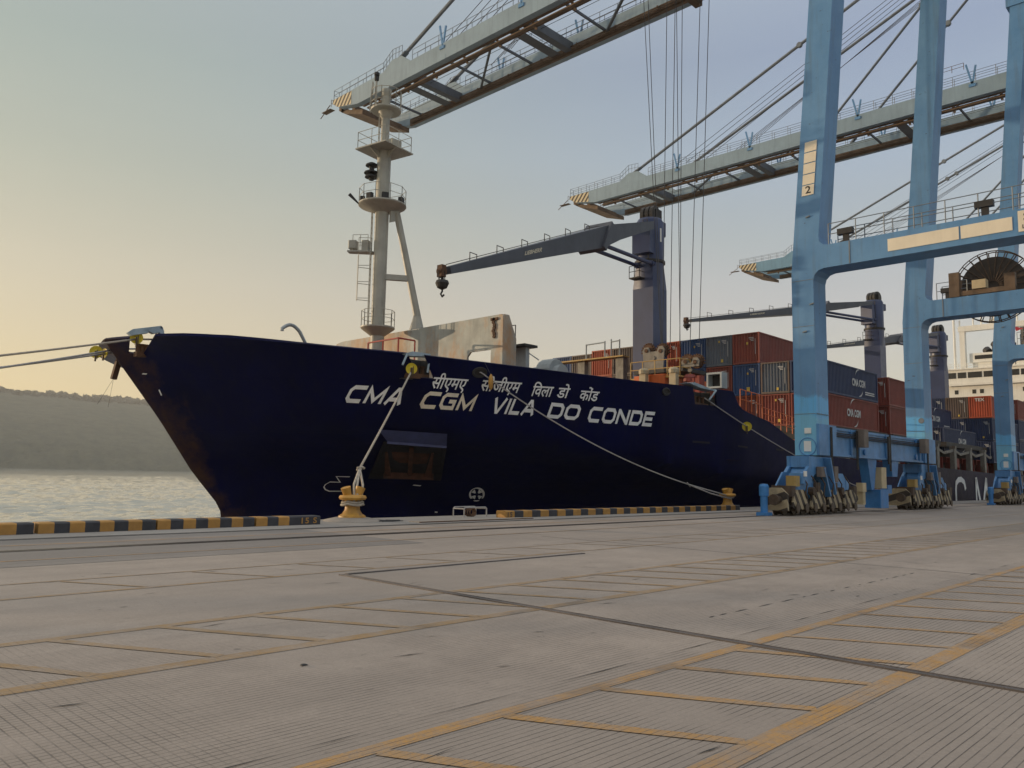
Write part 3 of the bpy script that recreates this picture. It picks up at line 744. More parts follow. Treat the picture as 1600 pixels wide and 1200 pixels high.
def disc(z, r, t=.08, taper=.45, rail=True, n=10, a0=0.0):
    mb = MB(); mb.lathe([(.4,-taper),(r*.96,-.05),(r,0),(r,t)], (MX,MY,z), 22)
    mb.rail([(MX+r*.96*math.cos(a0+2*math.pi*i/n), MY+r*.96*math.sin(a0+2*math.pi*i/n), z+t) for i in range(n+1)], 1.0, 2.0, .022)
    return mb.build('mast_platform', m_mast, mast)
disc(mz(514), 1.05, taper=.5); p2 = disc(mz(325), 1.5, taper=.45)
mb = MB(); s2 = 1.28; z = mz(238)
mb.cbox((MX,MY,z), (2*s2,2*s2,.08), 0, R(10)); mb.prism([(MX-1.15,z-.06),(MX,z-.06),(MX,z-.8)], 1, MY-.04, MY+.04); mb.prism([(MY-1.15,z-.06),(MY,z-.06),(MY,z-.8)], 0, MX-.04, MX+.04)
cr = [(MX+s2*1.3*math.cos(R(a+10)), MY+s2*1.3*math.sin(R(a+10)), z+.04) for a in (45,135,225,315,405)]
mb.rail(cr, 1.05, 1.3, .024); mb.box(MX+.0, MX+.75, MY-.75, MY-.2, z+.05, z+.7); mb.build('mast_platform', m_mast, mast)
z = mz(173); mb = MB(); mb.lathe([(.28,-.5),(.36,-.36),(.5,-.06),(.95,-.05),(.97,0),(.97,.07),(.3,.08)], (MX,MY,z), 20)
mb.rail([(MX+.95*math.cos(R(a)), MY+.95*math.sin(R(a)), z+.06) for a in range(40, 331, 29)], 1.2, 2, .026, 2)
mb.path([(MX-.45,MY+.5,z),(MX-.45,MY+.5,z+2.0)], .06, 6); mb.ladder((MX-.7,MY+.75,z), (MX-.6,MY+.65,z+1.9), .4, (.7,.7,0), .03)
mb.build('crow_nest', m_mast, mast)
mb = MB(); mb.lathe([(.06,0),(.14,.05),(.16,.3),(.1,.34),(.17,.38),(.17,.55),(.05,.6)], (MX-.45,MY+.5,z+2.0), 12); mb.build('signal_lamp', m_dark, mast)
mb = MB()                                   # dark horn and lamp cluster on the front of the mast
for dz, r in ((0,.42),(.26,.48),(.75,.40)): mb.lathe([(.05,-.05),(r,0),(r*.95,.09),(.2,.2),(.05,.24)], (MX-.52,MY+.55,mz(280)+dz), 14)
mb.tube((MX-.52,MY+.55,mz(284)), (MX-.52,MY+.55,mz(258)), .16, 8); mb.build('fog_horn', m_dark, mast)
mb = MB()                                   # floodlights round the middle platform
for a in (150, 195, 240, 300, 340, 20):
    x, y = MX+1.25*math.cos(R(a)), MY+1.25*math.sin(R(a)); mb.cbox((x,y,mz(318)), (.42,.3,.36), .05, R(a+90)); mb.tube((x,y,mz(325)), (x,y,mz(318)), .05, 6)
mb.tube((MX-1.3,MY+.7,mz(325)), (MX-1.8,MY+1.0,mz(312)), .05, 6, .12); build_each(mb, 'floodlight', m_dark, mast)
mb = MB(); z = mz(398)                        # side platform with a lamp box
mb.prism([(MX-.2,MY+.35),(MX-.75,MY+.3),(MX-1.55,MY+1.35),(MX-1.15,MY+1.65),(MX+.1,MY+.6)], 2, z, z+.1)
mb.rail([(MX-.7,MY+.4,z+.1),(MX-1.3,MY+1.15,z+.1)], 1.0, .5, .022); mb.rail([(MX-.1,MY+.8,z+.1),(MX-.7,MY+1.35,z+.1)], 1.0, .6, .022)
mb.cbox((MX-1.15,MY+1.3,z+.5), (.5,.5,.5), .05, .6); mb.cbox((MX-.55,MY+.8,z+.45), (.5,.45,.7), .06, .6); mb.build('mast_platform', m_mast, mast)
mb = MB(); lx, ly = MX-.42, MY+.45; mb.ladder((lx,ly,mz(512)), (lx,ly,mz(335)), .42, (.7,.7,0), .03)
for zz in (mz(470), mz(445), mz(420)): mb.path([(lx-.3,ly-.3,zz),(lx-.75,ly+.2,zz),(lx-.5,ly+.6,zz),(lx+.25,ly+.3,zz)], .022, 4)
for k in ((-.75,.2),(-.5,.6)): mb.tube((lx+k[0],ly+k[1],mz(472)), (lx+k[0],ly+k[1],mz(402)), .022, 4)
mb.ladder((MX-.25,MY+.3,mz(225)), (MX-.25,MY+.3,mz(170)), .4, (.7,.7,0), .025); build_each(mb, 'mast_ladder', m_mast, mast)

# breakwater behind the mast
BX = 31.0; zt = 10.45; mb = MB()
mb.prism([(33.45,5.9),(47.2,5.9),(47.2,9.6),(46.6,10.35),(45.9,zt),(30.75,zt),(30.65,zt-.1),(30.65,5.9),(31.55,5.9),(31.55,8.55),(33.2,8.55),(33.45,8.3)], 0, BX, BX+.12)
mb.prism([(BX+.12,5.9),(BX+1.1,5.9),(BX+1.1,9.2),(BX+.5,zt),(BX+.12,zt)], 1, 30.66, 30.76)
for y in (35.5, 38.5, 41.5, 44.5): mb.prism([(BX+.12,5.9),(BX+2.0,5.9),(BX+.3,zt-.2),(BX+.12,zt-.2)], 1, y, y+.08)
bw = mb.build('breakwater', m_bw, ship)
mb = MB()
for k in range(7): mb.lathe([(.11,-.03),(.11,.03)], (BX-.05, 31.3+.05*math.sin(k*2), zt-.25-.16*k), 8, 'x')
mb.box(BX-.08, BX-.005, 31.0, 31.55, zt-.3, zt-.16); mb.build('chain_hook', m_rust, bw)
mb = MB(); wy0, wy1 = at(829,545,0,BX+2.4).y, at(772,545,0,BX+2.4).y; wz = at(806,541,0,BX+2.4).z; mb.box(BX+1.9, BX+3.0, wy0, at(786,545,0,BX+2.4).y, wz-.14, wz)
mb.box(BX+2.8, BX+2.9, wy1-.5, wy1-.4, 5.9, wz-.3); mb.box(BX+2.8, BX+2.9, wy0+1.2, wy1, wz-.3, wz-.141)
g = [at(x, 540, 0, BX+3.0) for x in (790, 806)]
mb.rail([(BX+2.4,at(805,540,0,BX+2.4).y,wz),(BX+2.4,at(789,540,0,BX+2.4).y,wz)], 1.25, .9, .03)
mb.build('winch_platform', m_dark, ship)
mb = MB(); a, b_ = at(806,545,0,BX+2.6), at(827,566,0,BX+2.6); mb.box(BX+2.3, BX+2.6, b_.y, a.y, 5.9, wz-.145); mb.build('bulkhead_plate', m_grey, ship)
mb = MB(); a = at(860,575,0,37.0); mb.lathe([(.75,-.55),(.8,-.4),(.8,.4),(.75,.55)], (37.0,a.y,a.z-.25), 18, 'y'); mb.lathe([(.55,-1.1),(.55,1.1)], (37.0,a.y+.1,a.z-.4), 14, 'y')
mb.tube((36.6,a.y+.6,a.z+.5),(36.2,a.y+1.2,a.z+1.0),.04,5); mb.build('mooring_winch', m_grey, ship)
mb = MB(); gb = at(477,536,1,33.4); gt = at(468,518,1,33.4); ge = at(441,513,1,33.4)
P_ = [Vector((gb.x,33.4,5.9)), gb, gt]; 
for i in range(1, 8): t = i/7; P_.append(gt.lerp(ge, t)+Vector((0,0,.16*math.sin(math.pi*t)*1.5)))
P_.append(P_[-1]+Vector((0,0,-.12))); mb.path(P_, .085, 8); mb.build('vent_pipe', m_grey, ship)
mb = MB(); a, b_ = at(575,545,0,28.2), at(622,549,0,28.2)
for yy in (a.y, (a.y+b_.y)/2, b_.y): mb.tube((28.2,yy,5.9), (28.2,yy,a.z+.35), .05, 6)
mb.tube((28.2,a.y,a.z+.35), (28.2,b_.y,a.z+.35), .05, 6); mb.tube((28.2,b_.y,a.z+.35),(29.4,b_.y,a.z+.35),.05,6); mb.tube((29.4,b_.y,5.9),(29.4,b_.y,a.z+.35),.05,6); mb.build('handrail', m_redrail, ship)

# lashing platform and posts in front of the first container bay
LX = 59.2; mb = MB()
za_ = at(878,567,0,LX).z; y0, y1 = at(980,555,0,LX).y, at(876,567,0,LX).y
mb.box(LX-.7, LX+.3, y0, y1, za_-.12, za_)
lashp = mb.build('lashing_platform', m_yrail, ship); mb = MB()
for px in (911, 971): yy = at(px,560,0,LX).y; mb.box(LX-.3, LX+.3, yy-.42, yy+.42, 3, za_-.121)
mb.build('post', m_sheave, lashp)
mb = MB()
for px, hgt in ((916,1.5),(945,1.6),(955,1.7),(968,1.6)): yy = at(px,555,0,LX).y; mb.tube((LX,yy,za_),(LX,yy,za_+hgt),.07,6)
for a, b_ in ((916,945),(955,968)): mb.tube((LX,at(a,555,0,LX).y,za_+1.45),(LX,at(b_,555,0,LX).y,za_+1.5),.06,6)
mb.build('lashing_frame', m_grey, ship)
# yellow-railed working platform with bollard posts near the forecastle end
PX = 46.5; a, b_ = at(985,590,0,PX), at(1062,580,0,PX); mb = MB()
mb.box(PX, PX+1.4, b_.y, a.y, b_.z-.35, b_.z-.25); mb.rail([(PX+.05,a.y,b_.z-.25),(PX+.05,b_.y,b_.z-.25),(PX+1.35,b_.y,b_.z-.25)], 1.15, 1.0, .04)
mb.build('working_platform', m_yrail, ship)
mb = MB()
for px in (1006, 1053): g = at(px, 590, 0, PX-.5); zt2 = at(px,579 if px < 1020 else 577,0,PX-.5).z; mb.box(PX-.7, PX-.3, g.y-.25, g.y+.25, 5.0, zt2); mb.lathe([(.34,-.25),(.36,0),(.28,.1),(.05,.16)], (PX-.5,g.y,zt2), 12)
mb.build('mooring_post', m_post, ship)
mb = MB(); a, b_ = at(1075,597,0,47.5), at(1096,590,0,47.5); yc_ = (a.y+b_.y)/2; mb.cbox((47.5,yc_,b_.z-.9), (1.0,.9,1.7), .2); mb.lathe([(.55,-.3),(.5,0),(.3,.2),(.1,.25)], (47.4,yc_+.3,b_.z+.05), 12); mb.cbox((47.3,yc_-.5,b_.z-.5), (.6,.5,1.2), .1); mb.build('mooring_winch', m_redw, ship)
mb = MB(); a, b_ = at(1105,583,0,45.6), at(1129,606,0,45.6)     # framed pilot light box at the bulwark
w = a.y-b_.y; mb.box(45.5, 46.2, b_.y, b_.y+.12, b_.z, a.z); mb.box(45.5, 46.2, a.y-.12, a.y, b_.z, a.z); mb.box(45.5, 46.2, b_.y+.121, a.y-.121, a.z-.12, a.z); mb.box(45.5, 46.2, b_.y+.121, a.y-.121, b_.z, b_.z+.12)
sb = mb.build('shelter_box', m_grey, ship); mb = MB(); mb.box(46.05, 46.1, b_.y+.13, a.y-.13, b_.z+.13, a.z-.13); mb.build('shelter_back', m_dark, sb)
# orange guard rails where the forecastle steps down, and along the side deck
mb = MB(); zq = 6.15
mb.rail([(47.5,25.3,zq),(50.5,25.3,zq-.15)], 1.3, .8, .04); mb.rail([(50.5,25.3,5.3),(59.5,25.3,4.6)], 1.2, .9, .035, 2); mb.box(50.2, 60, 25.1, 25.9, 4.4, 4.55)
for x in (51, 53, 55.5, 58): mb.box(x, x+.12, 25.2, 25.3, 2.9, 4.4)
mb.build('guard_rail', m_orange, ship)
# side posts carrying the outer stacks, aft of the gantry legs
mb = MB()
for x in [63.8+5.7*i for i in range(18)]: mb.box(x, x+.75, 25.05, 25.5, 2.9, 5.3); mb.box(x+.15, x+.6, 25.0, 25.6, 5.301, 5.6)
for x in [63.8+5.7*i for i in range(18)]: mb.bar((x+.75,25.2,5.1), (x+2.6,25.2,4.75), .12, .25); mb.bar((x+2.6,25.2,4.75), (x+5.7,25.2,5.1), .12, .25)
build_each(mb, 'stack_support', m_sheave, ship)
mb = MB()
for i in range(18):
    x = 63.8+5.7*i; mb.box(x+1.2, x+4.6, 26.2, 26.6, 3.9, 4.5); mb.lathe([(.5,0),(.5,.5)], (x+2.2+1.3*(i % 2), 25.7, 3.9), 12, 'y'); mb.box(x+1.5, x+1.7, 25.8, 26.4, 2.9, 4.4); mb.box(x+4.2, x+4.4, 25.8, 26.4, 2.9, 4.4)
build_each(mb, 'lashing_gear', m_redw, ship)

# deck cranes
T1 = Vector((58.9, 40.0, 0)); tip1 = at(690,425,1,40.0); tip1 = Vector((0,0,CAMZ))+(tip1-Vector((0,0,CAMZ)))*0.9
hd = Vector((tip1.x-T1.x, tip1.y-T1.y, 0)); L1 = hd.length; hd.normalize(); nrm = Vector((-hd.y, hd.x, 0))
def jl(px, py):
    """crane 1: distance out from the tower axis and height of a point of the jib seen at a pixel"""
    d = _F+_R*((px-800)/FPX)-_U*((py-600)/FPX); o = Vector((0,0,CAMZ)); t = (T1-o).dot(nrm)/d.dot(nrm); p = o+d*t
    return ((p-T1).dot(hd), p.z)
JT = [jl(*p) for p in ((691,417),(938,353),(1000,349),(1004,357),(960,380),(948,375))]
JS = dict(tip=jl(690,424), tipT=jl(697,417), tipB=jl(699,429), midT=jl(938,354), midB=jl(925,390), a1=jl(940,354), a2=jl(1003,349), a3=jl(1003,361), a4=jl(950,378), s0=jl(934,386), s1=jl(993,404), hk=jl(691,440), hkb=jl(691,460))
m_dim = paint('pale_plate_lettering', (0.62, 0.56, 0.42), 0.5, streak=0)
def deck_crane(T, tip, ztop_shift, number=None, kz=1.0):
    d = Vector((tip[0]-T[0], tip[1]-T[1], 0)); L = d.length; d.normalize(); a = Vector((-d.y, d.x, 0)); k = L/L1
    def P(lz, off=0.0): return Vector((T[0],T[1],0))+d*(lz[0]*k)+a*off+Vector((0,0,24.6+(lz[1]-24.6)*kz+ztop_shift))
    root = MB(); s = 1.06; z1 = 18.2+ztop_shift; z2 = 20.5+ztop_shift; zt = 24.6+ztop_shift
    root.box(T[0]-s, T[0]+s, T[1]-s, T[1]+s, 2.9, z1)
    n = 24; vs = []                        # square tower turning into the round slew ring
    for i in range(n):
        t = 2*math.pi*i/n; c_, s_ = math.cos(t), math.sin(t); q = s/max(abs(c_), abs(s_)); vs.append((T[0]+q*c_, T[1]+q*s_, z1+.002))
    for i in range(n):
        t = 2*math.pi*i/n; vs.append((T[0]+1.24*math.cos(t), T[1]+1.24*math.sin(t), z2))
    root.add(vs, [(i,(i+1)%n,(i+1)%n+n,i+n) for i in range(n)]+[tuple(range(n,2*n))])
    ob = root.build('deck_crane', m_crane, ship, smooth=35)
    mb = MB(); mb.lathe([(1.24,.002),(1.36,.02),(1.36,.25),(1.24,.27)], (T[0],T[1],z2), 24); mb.build('slew_ring', m_dark, ob, smooth=40)
    mb = MB(); mb.lathe([(1.22,.28),(1.22,zt-z2-.3),(1.05,zt-z2),(.3,zt-z2+.05)], (T[0],T[1],z2), 24)
    q = Vector((T[0],T[1],zt)); mb.box(T[0]+.55, T[0]+1.35, T[1]-.8, T[1]+.8, zt-1.3, zt-.1)
    mb.bar(Vector((T[0],T[1],z2+2.0))+d*.6, Vector((T[0],T[1],z2+2.0))+d*1.75, 1.7, 2.6); mb.bar(Vector((T[0],T[1],zt-.8))-d*.6, Vector((T[0],T[1],zt-.8))-d*1.7, 1.5, .9)
    mb.build('slewing_housing', m_crane, ob, smooth=35)
    mb = MB()
    for o in (-.45, 0, .45): 
        c0 = q+a*o+Vector((0,0,.42))-d*.1; mb.tube(c0-a*.16, c0+a*.16, .85, 18)
    for o in (-.3, .3): c0 = q+a*o-d*(-1)*(-1.1)+Vector((0,0,-.1)); mb.tube(c0-a*.12, c0+a*.12, .38, 12)
    mb.bar(q-a*.75-d*.2, q-a*.75-d*.2+Vector((0,0,.9)), .12, .9); mb.bar(q+a*.75-d*.2, q+a*.75-d*.2+Vector((0,0,.9)), .12, .9)
    mb.build('sheave_head', m_dark, ob)
    mb = MB()                               # tapering box jib with two arms reaching to the tower
    def sec(t, b_, w): return [P(t, -w), P(t, w), P(b_, w), P(b_, -w)]
    v = sec(JS['tipT'], JS['tipB'], .32)+sec(JS['midT'], JS['midB'], 1.0)
    mb.add(v, [(0,1,2,3),(7,6,5,4),(0,4,5,1),(1,5,6,2),(2,6,7,3),(3,7,4,0)])
    for o0, o1 in ((-1.15,-.85),(.85,1.15)):
        pl = ['midT','a2','a3','a4','midB']; vs = [P(JS[n_], o0) for n_ in pl]+[P(JS[n_], o1) for n_ in pl]; m_ = len(pl)
        mb.add(vs, [tuple(range(m_-1,-1,-1)), tuple(range(m_,2*m_))]+[(i,(i+1)%m_,(i+1)%m_+m_,i+m_) for i in range(m_)])
    mb.bar(P(JS['midT'])+Vector((0,0,.06)), P(JS['midB'])-Vector((0,0,.08)), 2.4, .5, d)
    jib = mb.build('jib', m_jib, ob)
    mb = MB()
    for o in (-.7, .7): s1_ = P((1.0/k, JS['s1'][1]-.15), o); mb.tube(P(JS['s0'], o), s1_, .17, 8); mb.tube(s1_+d*.3, s1_-d*.2, .26, 10)
    mb.build('luffing_strut', m_crane, jib)
    mb = MB()
    for i in range(6):
        t = .12+.15*i; c0 = P((JS['tipT'][0]+(JS['midT'][0]-JS['tipT'][0])*t, JS['tipT'][1]+(JS['midT'][1]-JS['tipT'][1])*t)); e = d*.35
        mb.path([c0, c0+Vector((0,0,.55)), c0+Vector((0,0,.55))-e*2, c0-e*2+Vector((0,0,.1))], .035, 5)
    mb.path([P(JS['tipT'])+Vector((0,0,.15)), P(JS['midT'])+Vector((0,0,.1))], .025, 5)
    mb.build('jib_bracket', m_dark, jib)
    mb = MB(); c0 = P(JS['tip'], 0); mb.tube(c0-a*.2, c0+a*.2, .26, 14); mb.bar(c0+Vector((0,0,.38)), c0+Vector((0,0,-.35)), .45, .34); mb.build('jib_head', m_rust, jib)
    mb = MB(); h0, h1 = P(JS['hk']), P(JS['hkb'])
    mb.tube(c0+a*.25, h0+a*.2, .03, 5); mb.tube(c0-a*.25, h0-a*.2, .03, 5); mb.tube(c0+d*.3, h0+d*.3, .03, 5)
    mb.lathe([(.08,.25),(.12,.1),(.36,.06),(.42,-.1),(.30,-.38),(.1,-.48)], h0, 14)
    mb.path([h0+Vector((0,0,-.45)), h1+Vector((0,0,.2)), h1+d*.14, h1+Vector((0,0,-.14)), h1-d*.15], .06, 6); mb.build('hook_block', m_dark, ob)
    mb = MB(); c0 = T-a*0; mb.box(T[0]-1.9, T[0]-1.07, T[1]-.2, T[1]+.9, z2-1.5, z2-1.4); mb.rail([(T[0]-1.1,T[1]-.2,z2-1.4),(T[0]-1.88,T[1]-.2,z2-1.4),(T[0]-1.88,T[1]+.88,z2-1.4)], 1.0, .6, .035)
    mb.ladder((T[0]-1.12,T[1]-.4,z2+.3), (T[0]-1.3,T[1]-.4,zt-.3), .45, (0,1,0), .035); mb.build('access_platform', m_dark, ob)
    # maker's lettering on the jib side
    t0, t1 = .405, .515
    def jp(u, v):
        t = t0+(t1-t0)*u; T_ = Vector((JS['tipT'][0]+(JS['midT'][0]-JS['tipT'][0])*t, JS['tipT'][1]+(JS['midT'][1]-JS['tipT'][1])*t)); B_ = Vector((JS['tipB'][0]+(JS['midB'][0]-JS['tipB'][0])*t, JS['tipB'][1]+(JS['midB'][1]-JS['tipB'][1])*t))
        q_ = B_.lerp(T_, .42+.26*v); w = .32+.68*t+.03; return P((q_.x, q_.y), sgn*w)
    sgn = 1 if (P((5,0),1)-Vector((0,0,0))).length < (P((5,0),-1)).length else -1
    W = font_mesh('LIEBHERR', lambda u, v: Vector((u,v,0)), 1.0, .03)[2]
    vs, fs, _ = font_mesh('LIEBHERR', lambda u, v: jp(u/W, v/.73), 1.0, .03)
    mb = MB(); mb.add(vs, fs); mb.build('maker_lettering', m_dim, jib)
    if number:
        vs, fs, W = font_mesh(number, lambda u, v: Vector((T[0]+1.245*math.cos(R(-114)+u/1.3), T[1]+1.245*math.sin(R(-114)+u/1.3), z2+1.9+v)), 1.7, .02)
        mb = MB(); mb.add(vs, fs); mb.build('crane_number', m_white, ob)
    return ob
deck_crane(T1, tip1, 0.0, '1')
def ray_scale(px, py, k): p = at(px, py, 1, 40.0); return Vector((0,0,CAMZ))+(p-Vector((0,0,CAMZ)))*k
t2 = ray_scale(1072, 503, 1.2)
deck_crane(Vector((113.0,40.0,0)), t2, 1.9, None, .66); deck_crane(Vector((141.0,40.0,0)), Vector((106,48,0)), 1.5, None, .6)

# accommodation block and bridge at the stern
AX = 185.0; mb = MB(); mb.box(AX, AX+14, 28, 52, 2.9, 22.3); mb.box(AX-.6, AX+12, 25.5, 51.6, 22.301, 25.3); mb.box(AX-.9, AX+12.3, 25.2, 51.9, 25.301, 25.55); mb.box(AX-.75, AX-.601, 25.5, 51.6, 22.0, 22.5)
acc = mb.build('accommodation_block', m_cream, ship)
y = 51.0; k = 0
while y > 27:
    w = (1.9, 1.6, 2.6, 2.2)[k % 4]; mb = MB(); mb.box(AX-.66, AX-.603, y-w, y, 23.55, 24.75); mb.build('window', m_glass, acc); y -= w+.3; k += 1
for y in (49.3, 46.0, 44.6, 41.0, 37, 33.5, 30.5):
    for z in (20.3, 17.5, 14.7, 11.9): mb = MB(); mb.box(AX-.05, AX-.003, y-.35, y+.35, z, z+.85); mb.build('window', m_glass, acc)
mb = MB(); mb.box(AX+2, AX+10, 36, 46.5, 25.55, 27.0); mb.box(AX+1.6, AX+10.4, 35, 47, 27.001, 28.9); mb.build('wheelhouse_top', m_cream, acc)
mb = MB(); mb.box(AX+1.5, AX+1.58, 36.5, 46, 27.6, 28.4); mb.build('window', m_glass, acc)
mb = MB(); mb.box(AX+1, AX+2.2, 47.6, 48.6, 25.55, 33.6); mb.box(AX+1, AX+2.2, 34, 35, 25.55, 33.6); mb.box(AX+.9, AX+2.3, 33.8, 48.8, 33.6, 34.7)
mb.box(AX+1.2, AX+2, 40.5, 43, 34.7, 35.6); mb.bar((AX+1.6,41.7,35.6), (AX+1.6,41.7,40), 1.5, 1.5, w2=.5, h2=.5); mb.box(AX+1.2, AX+2, 39.8, 43.2, 37.9, 38.1); mb.box(AX+1.3, AX+1.9, 40, 43.5, 39.9, 40.2)
for yy in (48.6, 46, 44.5, 38): mb.tube((AX+1.6,yy,34.7), (AX+1.6,yy,36.6+.5*math.sin(yy)), .16, 6)
mb.tube((AX+1.2,49.6,25.6), (AX+1.2,49.6,38.5), .22, 6); mb.box(AX+1.1, AX+1.3, 48.3, 51, 38.2, 38.45); mb.build('signal_mast', m_cream, acc)
mb = MB()
for yy, h in ((45.8,3.2),(44.2,4.4),(41.5,4.8),(38.7,8.0)): mb.tube((AX+12,yy,27), (AX+12,yy,27.2+h), .95, 12); mb.tube((AX+12,yy,27.2+h), (AX+12.5,yy+.6,27.9+h), .8, 12)
mb.build('exhaust_pipe', m_dark, acc)
mb = MB(); mb.rail([(AX-.8,51.8,25.55),(AX-.8,25.4,25.55)], 1.0, 1.6, .05); mb.build('bridge_rail', m_cream, acc)
fp = at(1585,511,0,AX-2); mb = MB(); fl = [at(x,y,0,AX-2) for x, y in ((1584,510),(1589,510.5),(1594,512),(1599,512.5),(1594,515),(1588,517.5))]
mb.add(fl, [(5,4,3,2,1,0)]); m_flag = paint('red_flag_cloth', (0.42, 0.03, 0.05), 0.8); mb.build('flag', m_flag, ship)
mb = MB(); mb.tube(fl[0]+Vector((0,0,2)), (AX-2,fl[0].y,25.5), .08, 5); mb.build('flag_halyard', m_dark, ship)
# ================================================================= CONTAINERS ON THE SHIP
CW, CH = 2.44, 2.59
def cpaint(name, col, rust=.15): return paint(name, col, 0.5, 0, 0.16, 0.7, rust, (0.10, 0.05, 0.03), 0.35, 0.7)
C_NAVY = cpaint('navy_container_paint', (0.018, 0.034, 0.095)); C_BLUE = cpaint('blue_container_paint', (0.018, 0.06, 0.17)); C_RED = cpaint('brown_red_container_paint', (0.205, 0.038, 0.025))
C_ORANGE = cpaint('orange_red_container_paint', (0.38, 0.068, 0.025), .3); C_GREY = cpaint('grey_blue_container_paint', (0.10, 0.12, 0.15), .35); C_BROWN = cpaint('brown_container_paint', (0.12, 0.085, 0.07), .4)
FR = {}
for mm in (C_NAVY, C_BLUE, C_RED, C_ORANGE, C_GREY, C_BROWN): FR[mm.name] = mm
m_mark = paint('container_white_marking', (0.50, 0.50, 0.49), 0.6, streak=0.3); m_ylab = paint('yellow_sticker', (0.55, 0.38, 0.06), 0.6, streak=0.2)
CM = {}
def corr(mb, p0, dirv, L, z0, z1, nrmv, pitch=.28, dep=.075):
    """corrugated sheet: trapezoid ribs along dirv from p0"""
    n = max(3, round(L/pitch)); pts = []
    for i in range(n):
        a = L*i/n; w = L/n; pts += [(a,0),(a+w*.28,0),(a+w*.5,-dep),(a+w*.78,-dep)]
    pts.append((L,0)); vs = []
    for z in (z0, z1):
        for l, d_ in pts: q = Vector(p0)+Vector(dirv)*l+Vector(nrmv)*d_; vs.append((q.x,q.y,z))
    k = len(pts); mb.add(vs, [(i,i+1,k+i+1,k+i) for i in range(k-1)])
def container_meshes(L):
    if L in CM: return CM[L]
    b_ = MB(); t = .05
    corr(b_, (t,t,0), (1,0,0), L-2*t, .14, CH-.1, (0,-1,0)); corr(b_, (L-t,CW-t,0), (-1,0,0), L-2*t, .14, CH-.1, (0,1,0))
    corr(b_, (t,CW-t,0), (0,-1,0), CW-2*t, .14, CH-.1, (-1,0,0), .27); corr(b_, (L-t,t,0), (0,1,0), CW-2*t, .14, CH-.1, (1,0,0), .27)
    b_.add(sheet(t, L-t, t, CW-t, CH-.03), [(0,1,2,3)])
    f = MB(); w = .13
    for x in (0, L-w):
        for y in (0, CW-w): f.box(x, x+w, y, y+w, .0, CH)
    for y in (0, CW-.07): f.box(w, L-w, y, y+.07, .0, .15); f.box(w, L-w, y, y+.07, CH-.11, CH-.005)
    for x in (0, L-.07): f.box(x, x+.07, w, CW-w, .0, .15); f.box(x, x+.07, w, CW-w, CH-.11, CH-.005)
    f.box(w, L-w, .08, CW-.08, .02, .1)
    k = MB(); k.box(-.012, .0, .345, .385, .75, 2.05)
    for q in range(3): k.box(-.012, .0, .5, .95-.1*q, 2.12-.12*q, 2.18-.12*q); CM[L] = []
    for nm, m_ in (('body', b_), ('frame', f), ('marking', k)):
        me = bpy.data.meshes.new('container_'+nm); me.from_pydata(m_.v, [], m_.f); me.update(); CM[L].append(me)
    return CM[L]
def logo(mb, X, Yf, Z, W):
    """white company lettering with two swooshes on a long side"""
    vs, fs, W0 = font_mesh('CMA CGM', lambda u, v: Vector((u, 0, v)), 1.0, .045)
    h = .60; mb.add([(X+p.x/W0*W, Yf, Z+p.z*h/.73) for p in vs], fs)
    for sg, cx, cz in ((1, X+W*.56, Z+h*1.35), (-1, X+W*.50, Z-h*.35)):
        pts = []; n = 10
        for i in range(n+1):
            a = R(178-92*i/n) if sg > 0 else R(-2-92*i/n); pts.append((cx+math.cos(a)*W*.30, cz+math.sin(a)*h*1.05))
        for i in range(n):
            wa, wb = [.16*math.sin(math.pi*min(1, (q/n)*.92+.06)) for q in (i, i+1)]; (x0,z0),(x1,z1) = pts[i], pts[i+1]; f = [(x0,Yf,z0-wa*.5),(x1,Yf,z1-wb*.5),(x1,Yf,z1+wb*.5),(x0,Yf,z0+wa*.5)]
            mb.add(f if sg > 0 else f[::-1], [(0,1,2,3)])
GRP = 'containers stacked on the ship'
def container(x, y, z, L, mat_, label, frame=None, mark=True, has_logo=False, sticker=None, code=False):
    r_ = thing('shipping_container', (x,y,z), label, 'container', GRP)
    ms = container_meshes(L)
    for nm, me, mt in (('body', ms[0], mat_), ('frame', ms[1], frame or mat_), ('marking', ms[2], m_mark)):
        if nm == 'marking' and not mark: continue
        c_ = me.copy() if nm != 'marking' else me
        if not c_.materials: c_.materials.append(mt)
        ob = bpy.data.objects.new(nm, c_); COL.objects.link(ob); ob.parent = r_; ORG[ob.name] = ORG[r_.name]
    if sticker:
        mb = MB()
        for (sy, sz, sw) in sticker: mb.box(x-.02, x-.005, y+sy, y+sy+sw, z+sz, z+sz+sw*1.25)
        build_each(mb, 'sticker', m_ylab, r_)
    if has_logo:
        mb = MB(); logo(mb, x+L*has_logo, y-.012, z+1.05, 2.9)
        if code: 
            for q in (.62, .45): mb.add([(x+L-3.0,y-.012,z+q),(x+L-.9,y-.012,z+q),(x+L-.9,y-.012,z+q+.1),(x+L-3.0,y-.012,z+q+.1)], [(0,1,2,3)])
        build_each(mb, 'lettering', m_mark, r_)
    if code and not has_logo:
        mb = MB()
        for i in range(9): mb.add([(x+L*.42-.1,y-.012,z+2.3-i*.16),(x+L*.42+.05,y-.012,z+2.3-i*.16),(x+L*.42+.05,y-.012,z+2.4-i*.16),(x+L*.42-.1,y-.012,z+2.4-i*.16)], [(0,1,2,3)])
        build_each(mb, 'lettering', m_mark, r_)
    return r_
TZ = [6.02, 8.66, 11.30]                  # undersides of the three tiers
BX1 = 61.6; Y0 = 26.0; ROW = 2.52
def row(k): return Y0+ROW*k
